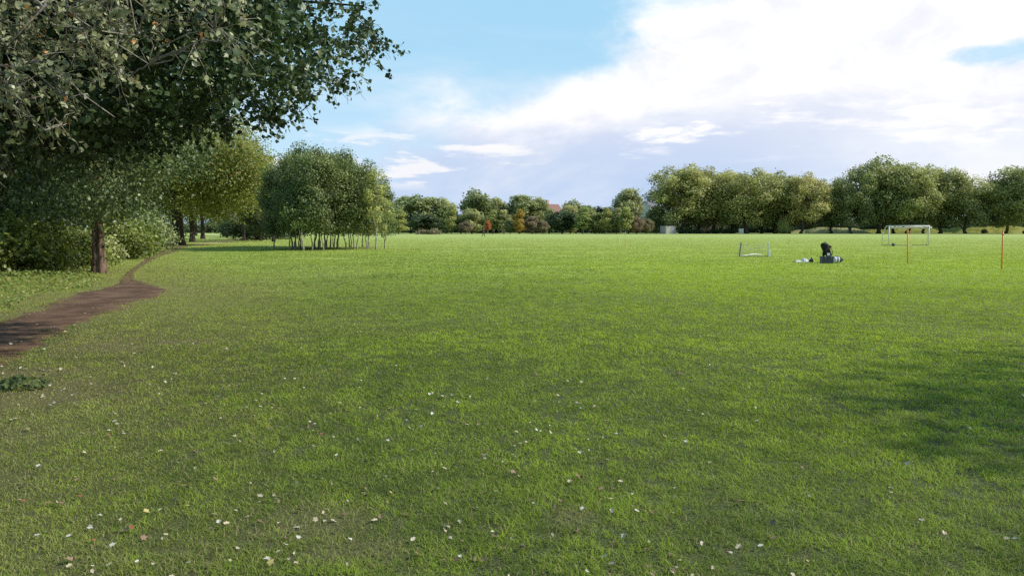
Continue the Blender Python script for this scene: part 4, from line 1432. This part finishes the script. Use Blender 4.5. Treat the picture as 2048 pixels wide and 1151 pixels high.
def walker():
    x, y = ground_at(967, 474)
    t = empty('person', (x, y, 0), R(35))
    tag(t, 'person in dark clothes walking across the lawn near the small red tree', 'person')
    # faces -Y locally; left leg forward, right leg behind
    J = {'pelvis': (0, 0, .92), 'waist': (0, 0, 1.06), 'chest': (0, -.03, 1.28), 'neck': (0, -.04, 1.47), 'head0': (0, -.06, 1.57), 'head1': (0, -.07, 1.68), 'crown': (0, -.06, 1.74),
         'shl': (.17, -.03, 1.41), 'ell': (.24, .10, 1.15), 'wrl': (.23, -.02, .93), 'hal': (.225, -.06, .85),
         'shr': (-.17, -.03, 1.41), 'elr': (-.23, -.06, 1.14), 'wrr': (-.21, -.24, .99), 'har': (-.20, -.31, .94),
         'hil': (.09, 0, .86), 'knl': (.10, -.22, .50), 'anl': (.10, -.26, .09), 'tol': (.11, -.42, .045),
         'hir': (-.09, 0, .86), 'knr': (-.10, .06, .48), 'anr': (-.10, .38, .17), 'tor': (-.10, .33, .045)}
    rad = {'pelvis': (.15, .11), 'waist': (.135, .10), 'chest': (.16, .11), 'neck': .055, 'head0': (.07, .085), 'head1': (.078, .095), 'crown': (.05, .06),
           'shl': .065, 'ell': .045, 'wrl': .03, 'hal': (.035, .02), 'shr': .065, 'elr': .045, 'wrr': .03, 'har': (.035, .02),
           'hil': .095, 'knl': .06, 'anl': .04, 'tol': (.04, .03), 'hir': .095, 'knr': .06, 'anr': .04, 'tor': (.04, .03)}
    E = [('pelvis', 'waist'), ('waist', 'chest'), ('chest', 'neck'), ('neck', 'head0'), ('head0', 'head1'), ('head1', 'crown'), ('chest', 'shl'), ('shl', 'ell'), ('ell', 'wrl'), ('wrl', 'hal'),
         ('chest', 'shr'), ('shr', 'elr'), ('elr', 'wrr'), ('wrr', 'har'), ('pelvis', 'hil'), ('hil', 'knl'), ('knl', 'anl'), ('anl', 'tol'), ('pelvis', 'hir'), ('hir', 'knr'), ('knr', 'anr'), ('anr', 'tor')]
    verts, names, edges, radii = [], list(J), [], []
    for k in names:
        verts.append(J[k]); radii.append(rad[k])
    edges = [(names.index(a), names.index(b)) for a, b in E]
    # fingers and thumbs rooted inside the palms
    for h, d in (('hal', (0, -.03, -.09)), ('har', (.02, -.09, -.05))):
        hb_ = names.index(h)
        for k, (o, ln) in enumerate(((-.03, .8), (-.01, 1.0), (.01, .95), (.03, .75))):
            b = Vector(J[h]) + Vector((0, o, 0)) + Vector(d) * .3
            e = b + Vector(d) * .55 * ln
            i0 = len(verts)
            verts += [tuple(b), tuple(e)]
            radii += [.010, .008]
            edges += [(hb_, i0), (i0, i0 + 1)]
        i0 = len(verts)
        verts.append(tuple(Vector(J[h]) + Vector((0, -.055, -.02))))
        radii.append(.010)
        edges.append((hb_, i0))
    skin_mesh('body', verts, edges, radii, M['skin'], t, 1)

    def sub(name, keys, pairs, grow, mat):
        ks = keys
        rr = [tuple(q + grow for q in (rad[k] if not np.isscalar(rad[k]) else (rad[k], rad[k]))) for k in ks]
        skin_mesh(name, [J[k] for k in ks], [(ks.index(a), ks.index(b)) for a, b in pairs], rr, mat, t, 1)
    sub('jacket', ['pelvis', 'waist', 'chest', 'neck', 'shl', 'ell', 'wrl', 'shr', 'elr', 'wrr'],
        [('pelvis', 'waist'), ('waist', 'chest'), ('chest', 'neck'), ('chest', 'shl'), ('shl', 'ell'), ('ell', 'wrl'), ('chest', 'shr'), ('shr', 'elr'), ('elr', 'wrr')], .022, M['black_fabric'])
    sub('trousers', ['pelvis', 'hil', 'knl', 'anl', 'hir', 'knr', 'anr'], [('pelvis', 'hil'), ('hil', 'knl'), ('knl', 'anl'), ('pelvis', 'hir'), ('hir', 'knr'), ('knr', 'anr')], .014, M['black_fabric'])
    for a, b in (('anl', 'tol'), ('anr', 'tor')):
        sub('shoe', [a, b], [(a, b)], .012, M['black_rubber'])
    # face and hair
    bm = bmesh.new()
    bmesh.ops.create_uvsphere(bm, u_segments=14, v_segments=10, radius=.105)
    bmesh.ops.delete(bm, geom=[v for v in bm.verts if v.co.z < -.01 and v.co.y < .03 or v.co.z < -.06], context='VERTS')
    bmesh.ops.translate(bm, verts=bm.verts, vec=(0, -.045, 1.675))
    link('hair', bm_mesh('hair', bm, True), plain('hair_brown', (.03, .02, .015), .6), t)
    for s in (-1, 1):
        bm = bmesh.new()
        bmesh.ops.create_icosphere(bm, subdivisions=1, radius=.012)
        bmesh.ops.translate(bm, verts=bm.verts, vec=(s * .033, -.152, 1.635))
        link('eye', bm_mesh('eye', bm, True), M['black_rubber'], t)
    bm = bmesh.new()
    bmesh.ops.create_cone(bm, segments=6, radius1=.016, radius2=.006, depth=.05, cap_ends=True)
    bmesh.ops.translate(bm, verts=bm.verts, vec=(0, -.162, 1.605))
    link('nose', bm_mesh('nose', bm, True), M['skin'], t)


walker()


# ------------------------------------------------------------------ fallen leaves
def fallen():
    g = np.random.default_rng(77)
    shapes = []
    for k in range(5):
        n = 12
        th = np.linspace(0, 2 * math.pi, n, endpoint=False)
        r = np.array([1, .62, .9, .6, .85, .55, .5, .55, .85, .6, .9, .62]) * g.uniform(.85, 1.15, n)
        curl = g.uniform(.3, .9)
        V = [(0, 0, .04)] + [(math.cos(a) * q * (.9), math.sin(a) * q * .72, curl * (q * math.sin(a)) ** 2 * .5 + g.uniform(0, .12)) for a, q in zip(th, r)]
        V.append((-1.1, .05, .05))
        F = [(0, 1 + i, 1 + (i + 1) % n) for i in range(n)]
        shapes.append((V, F))
    kinds = [('pale', (.42, .36, .24), 'small pale cream fallen leaf lying on the mown grass', 'pale fallen leaves on the grass'),
             ('white', (.50, .48, .41), 'small whitish silvery fallen leaf lying on the mown grass', 'whitish fallen leaves on the grass'),
             ('brown', (.22, .14, .09), 'curled brown fallen leaf lying on the mown grass', 'brown fallen leaves on the grass'),
             ('yellow', (.44, .36, .13), 'yellow fallen leaf lying on the mown grass', 'yellow fallen leaves on the grass'),
             ('red', (.26, .085, .05), 'reddish fallen leaf lying on the mown grass', 'reddish fallen leaves on the grass')]
    mats = {k[0]: plain('dead_leaf_' + k[0], k[1], .6, var=.25, scale=2.5) for k in kinds}
    meshes = {}
    for k in kinds:
        for j, (V, F) in enumerate(shapes):
            me = bpy.data.meshes.new('fallen_leaf')
            me.from_pydata(V, [], F)
            me.materials.append(mats[k[0]])
            meshes[k[0], j] = me
    seen = [(155, 1047, 'white'), (200, 1042, 'white'), (320, 1030, 'white'), (377, 1022, 'yellow'), (355, 935, 'white'), (426, 968, 'pale'), (384, 985, 'white'), (95, 1013, 'brown'),
            (48, 1009, 'red'), (78, 940, 'white'), (170, 913, 'pale'), (235, 965, 'brown'), (250, 1072, 'brown'), (230, 1076, 'brown'), (262, 1068, 'red'), (140, 1128, 'brown'), (140, 879, 'pale'),
            (272, 850, 'white'), (308, 865, 'white'), (247, 875, 'white'), (230, 835, 'white'), (100, 815, 'white'), (492, 825, 'pale'), (617, 820, 'white'), (673, 919, 'white'), (776, 893, 'white'),
            (825, 911, 'white'), (880, 899, 'pale'), (865, 840, 'white'), (1026, 892, 'white'), (988, 942, 'pale'), (1160, 917, 'white'), (1185, 929, 'brown'), (1202, 970, 'white'), (1240, 974, 'pale'),
            (1163, 826, 'white'), (1232, 880, 'white'), (1100, 852, 'white'), (1100, 863, 'white'), (1115, 800, 'pale'), (1135, 772, 'pale'), (1195, 755, 'white'), (1372, 893, 'white'), (1378, 832, 'white'),
            (1493, 947, 'white'), (1605, 942, 'brown'), (1815, 936, 'white'), (1690, 890, 'pale'), (1730, 893, 'pale'), (1843, 1053, 'pale'), (1888, 1077, 'pale'), (1905, 1098, 'white'), (1455, 1118, 'red'),
            (1612, 1131, 'yellow'), (1572, 1138, 'white'), (1935, 846, 'red'), (1857, 812, 'red'), (1898, 865, 'brown'), (1662, 770, 'white'), (1804, 762, 'white'), (1420, 735, 'white'), (1760, 807, 'white'),
            (968, 1130, 'brown'), (1295, 1145, 'brown'), (1045, 1100, 'brown'), (990, 1078, 'brown'), (1165, 1028, 'white'), (1150, 1040, 'brown'), (460, 1130, 'pale'), (535, 1126, 'white'), (160, 1000, 'red'),
            (1520, 1105, 'white'), (770, 967, 'white'), (440, 800, 'white'), (412, 800, 'pale'), (428, 743, 'pale'), (570, 765, 'white'), (545, 825, 'pale'), (720, 785, 'pale'), (885, 805, 'white'), (915, 815, 'white')]
    items = [(*ground_at(a, b), c) for a, b, c in seen]
    tries = 0
    while len(items) < 280 and tries < 5000:
        tries += 1
        px, py = g.uniform(-60, 2100), g.uniform(650, 1150)
        if g.random() > np.interp(px, [0, 500, 1200, 2048], [1, .85, .55, .25]) * np.interp(py, [640, 760, 1150], [1, 1, .5]): continue
        x, y = ground_at(px, py)
        if path_gap(np.array([x]), np.array([y]))[0] < .1: continue
        if vnoise(np.array([x * .9]), np.array([y * .6]), 3)[0] < g.uniform(.15, .75): continue
        items.append((x, y, g.choice(['white', 'pale', 'brown', 'yellow', 'red'], p=[.27, .35, .28, .06, .04])))
    for x, y, c in items:
        k = [q for q in kinds if q[0] == c][0]
        s = g.uniform(.014, .029) * np.interp(y, [3, 12], [.95, 1.15])
        if c == 'brown' and y < 5: s *= 1.3
        z = float(hz(np.array([x]), np.array([y]))[0])
        o = link('fallen_leaf', meshes[c, int(g.integers(5))], None, None, (x, y, z + g.uniform(.019, .034)), (g.normal(0, .35), g.normal(0, .35), g.uniform(0, 6.28)))
        o.scale = (s, s, s)
        tag(o, k[2], 'leaf', k[3])
    n = 0
    for px, py in [(42, 685), (22, 690), (110, 655), (130, 665), (103, 655), (161, 610), (170, 628), (208, 611), (250, 610), (15, 693), (60, 668), (90, 700), (150, 652), (185, 618), (120, 640), (75, 650)]:
        x, y = ground_at(px, py)
        o = link('fallen_leaf', meshes['white' if n % 3 else 'pale', n % 5], None, None, (x, y, .018), (g.normal(0, .2), g.normal(0, .2), g.uniform(0, 6.28)))
        s = g.uniform(.028, .042)
        o.scale = (s, s, s)
        tag(o, 'pale fallen leaf lying on the brown dirt path', 'leaf', 'pale fallen leaves on the dirt path')
        n += 1


def fleck_mat():
    m, nt, out = new_mat('dead_leaf_flecks')
    t = nd(nt, 'Attribute', attribute_name='tint').outputs['Fac']
    c = mixc(nt, maprange(nt, t, .3, .6), (.16, .10, .055), (.42, .37, .25))
    c = mixc(nt, maprange(nt, t, .75, .95), c, (.52, .50, .42))
    p = nd(nt, 'BsdfPrincipled', Roughness=.7)
    nt.links.new(c, p.inputs['Base Color'])
    nt.links.new(p.outputs[0], out.inputs[0])
    return m


def flecks():
    g = np.random.default_rng(303)
    n = 11500
    y = 2.4 * np.exp(g.random(n) * math.log(24 / 2.4))
    x = (g.random(n) * 2 - 1) * (y * .78 + 3.0)
    ok = g.random(n) < sstep(.30, .75, fbm(x, y, .55, 44, 3)) * np.clip(.75 - .07 * x, .15, 1) * np.where(y > 9, .35, .6)
    x, y = x[ok], y[ok]
    m = len(x)
    z = np.where(path_gap(x, y) < 0, .016, hz(x, y) + g.uniform(.008, .026, m))
    Nn = np.stack([np.zeros(m), np.zeros(m), np.ones(m)], -1) + g.normal(0, .4, (m, 3))
    return leaf_mesh('fallen_leaves', np.stack([x, y, z], -1), Nn, g.uniform(.014, .036, m), g.random(m), g, droop=0, aspect=.8, fold=.2, geo=lobed_geo)


fallen()
tag(link('leaf_litter', flecks(), fleck_mat()), 'scattered small bits of dead leaf caught in the short grass', 'leaf litter', kind='stuff')

# ------------------------------------------------------------------ sky, sun, camera
w = bpy.data.worlds.new('World')
scn.world = w
w.use_nodes = True
nt = w.node_tree
nt.nodes.clear()
out = nt.nodes.new('ShaderNodeOutputWorld')
bg = nd(nt, 'Background')
STR = .10
bg.inputs['Strength'].default_value = STR
sky = nd(nt, 'TexSky')
sky.sky_type = 'NISHITA'
sky.sun_disc = False
sky.sun_elevation = SUN_EL
sky.sun_rotation = SUN_AZ
sky.altitude = 20
sky.air_density = 1.0
sky.dust_density = .6
sky.ozone_density = 1.2
tc = nd(nt, 'TexCoord')
D = tc.outputs['Generated']
sp = nd(nt, 'SeparateXYZ')
nt.links.new(D, sp.inputs[0])
X_, Y_, Z_ = sp.outputs


def stretched(sz, off=(0, 0, 0)):
    mp = nd(nt, 'Mapping')
    mp.inputs['Scale'].default_value = (1, 1, sz)
    mp.inputs['Location'].default_value = off
    nt.links.new(D, mp.inputs['Vector'])
    return mp.outputs[0]


def dotn(v):
    n = nt.nodes.new('ShaderNodeVectorMath')
    n.operation = 'DOT_PRODUCT'
    nt.links.new(D, n.inputs[0])
    n.inputs[1].default_value = v
    return n.outputs['Value']


n1 = noise(nt, stretched(2.2, (.3, .1, .0)), 3.0, 8, .60, .3)
n2 = noise(nt, stretched(3.2, (4.1, 2.0, .6)), 2.4, 7, .58, .4)
n3 = noise(nt, stretched(5.5, (7.7, 1.0, 3.0)), 5.5, 7, .6, .2)
n5 = noise(nt, stretched(1.8, (1.7, 5.0, 2.0)), 9.0, 6, .62, .3)
nv = unit(np.array([.162, .071, -.395]))
S = 1 / STR


def rgb(*c): return tuple(v * S for v in c)


def add_noise(v, n, k): return math_n(nt, 'ADD', v, math_n(nt, 'MULTIPLY', math_n(nt, 'SUBTRACT', n, .5), k))


edge = add_noise(add_noise(dotn(tuple(nv)), n1, .30), n5, .10)
big = maprange(nt, edge, -.040, .055)
# small blue gap high on the right
c_gap = unit(ray(2010, 105))
vd = nt.nodes.new('ShaderNodeVectorMath'); vd.operation = 'SUBTRACT'
nt.links.new(D, vd.inputs[0]); vd.inputs[1].default_value = tuple(c_gap)
vs_ = nt.nodes.new('ShaderNodeVectorMath'); vs_.operation = 'MULTIPLY'
nt.links.new(vd.outputs[0], vs_.inputs[0]); vs_.inputs[1].default_value = (1, 1, 4.5)
vl = nt.nodes.new('ShaderNodeVectorMath'); vl.operation = 'LENGTH'
nt.links.new(vs_.outputs[0], vl.inputs[0])
gap_ = maprange(nt, add_noise(vl.outputs['Value'], n5, .16), .02, .075, .8, 0)
big = math_n(nt, 'SUBTRACT', big, gap_, True)
blue = mixc(nt, .85, sky.outputs[0], rgb(.43, .77, 1.02))
haze = maprange(nt, Z_, .02, .27, .72, 0.0)
blue = mixc(nt, haze, blue, rgb(.68, .86, 1.02))
veil = math_n(nt, 'MULTIPLY', maprange(nt, n2, .46, .70), maprange(nt, Z_, .30, .13, 0, .65))
blue = mixc(nt, veil, blue, rgb(.90, .95, 1.02))
# low banks: grey blue bodies with white tops
bank = math_n(nt, 'MULTIPLY', maprange(nt, n3, .47, .58), maprange(nt, Z_, .105, .06))
body = mixc(nt, maprange(nt, add_noise(Z_, n5, .10), .035, .085), rgb(.60, .70, .90), rgb(.98, .97, 1.0))
blue = mixc(nt, math_n(nt, 'MULTIPLY', bank, .9), blue, body)
# big cloud: white tops, lavender grey underside, bright streaks in it
sh = add_noise(add_noise(Z_, n2, .26), n5, .05)
shade = maprange(nt, sh, .085, .185, 1, 0)
shade = math_n(nt, 'MULTIPLY', shade, maprange(nt, X_, .22, .50, 1, .45))
streak = math_n(nt, 'MULTIPLY', maprange(nt, n3, .52, .62), maprange(nt, Z_, .07, .12))
shade = math_n(nt, 'MULTIPLY', shade, math_n(nt, 'SUBTRACT', 1.0, streak, True), True)
white = mixc(nt, maprange(nt, n5, .32, .62), rgb(.90, .92, 1.0), rgb(1.10, 1.09, 1.08))
low = mixc(nt, maprange(nt, Z_, .0, .17), rgb(.46, .63, .90), rgb(.71, .77, .93))
low = mixc(nt, maprange(nt, n2, .42, .62, 0, .45), low, rgb(.90, .92, .98))
cl = mixc(nt, shade, white, low)
col = mixc(nt, big, blue, cl)
puffs = math_n(nt, 'MULTIPLY', maprange(nt, add_noise(n3, n5, .25), .50, .58), math_n(nt, 'MULTIPLY', maprange(nt, Z_, .045, .065), maprange(nt, Z_, .135, .105)))
puffs = math_n(nt, 'MULTIPLY', puffs, math_n(nt, 'MULTIPLY', maprange(nt, X_, .06, -.02), maprange(nt, X_, -.45, -.30)))
col = mixc(nt, math_n(nt, 'MULTIPLY', puffs, .8), col, rgb(1.0, .99, 1.0))
# unseen sky overhead and behind the viewer, made deeper blue to darken shadows
deep = maprange(nt, Z_, .36, .75)
deep = math_n(nt, 'MAXIMUM', deep, maprange(nt, Y_, .35, -.25))
col = mixc(nt, math_n(nt, 'MULTIPLY', deep, .55), col, mixc(nt, .5, sky.outputs[0], rgb(.10, .22, .46)))
nt.links.new(col, bg.inputs['Color'])
nt.links.new(bg.outputs[0], out.inputs[0])

sun = bpy.data.lights.new('sun', 'SUN')
sun.energy = 5.0
sun.angle = R(.8)
sun.color = (1.0, .945, .84)
so = bpy.data.objects.new('sun', sun)
sd = Vector((math.sin(SUN_AZ) * math.cos(SUN_EL), math.cos(SUN_AZ) * math.cos(SUN_EL), math.sin(SUN_EL)))
so.rotation_euler = sd.to_track_quat('Z', 'Y').to_euler()
so.location = sd * 60
COL.objects.link(so)

cam = bpy.data.cameras.new('camera')
cam.sensor_width = 36
cam.lens = 36 * FPX / 2048
cam.clip_start = .05
cam.clip_end = 6000
co = bpy.data.objects.new('camera', cam)
co.location = (0, 0, CH)
co.rotation_euler = (R(90) - PITCH, 0, 0)
COL.objects.link(co)
scn.camera = co

scn.view_settings.view_transform = 'Standard'
scn.view_settings.look = 'None'
scn.view_settings.exposure = 0
scn.view_settings.gamma = 1
scn.cycles.max_bounces = 6
scn.cycles.diffuse_bounces = 3
scn.cycles.glossy_bounces = 2
scn.cycles.transmission_bounces = 4
scn.cycles.use_denoising = False
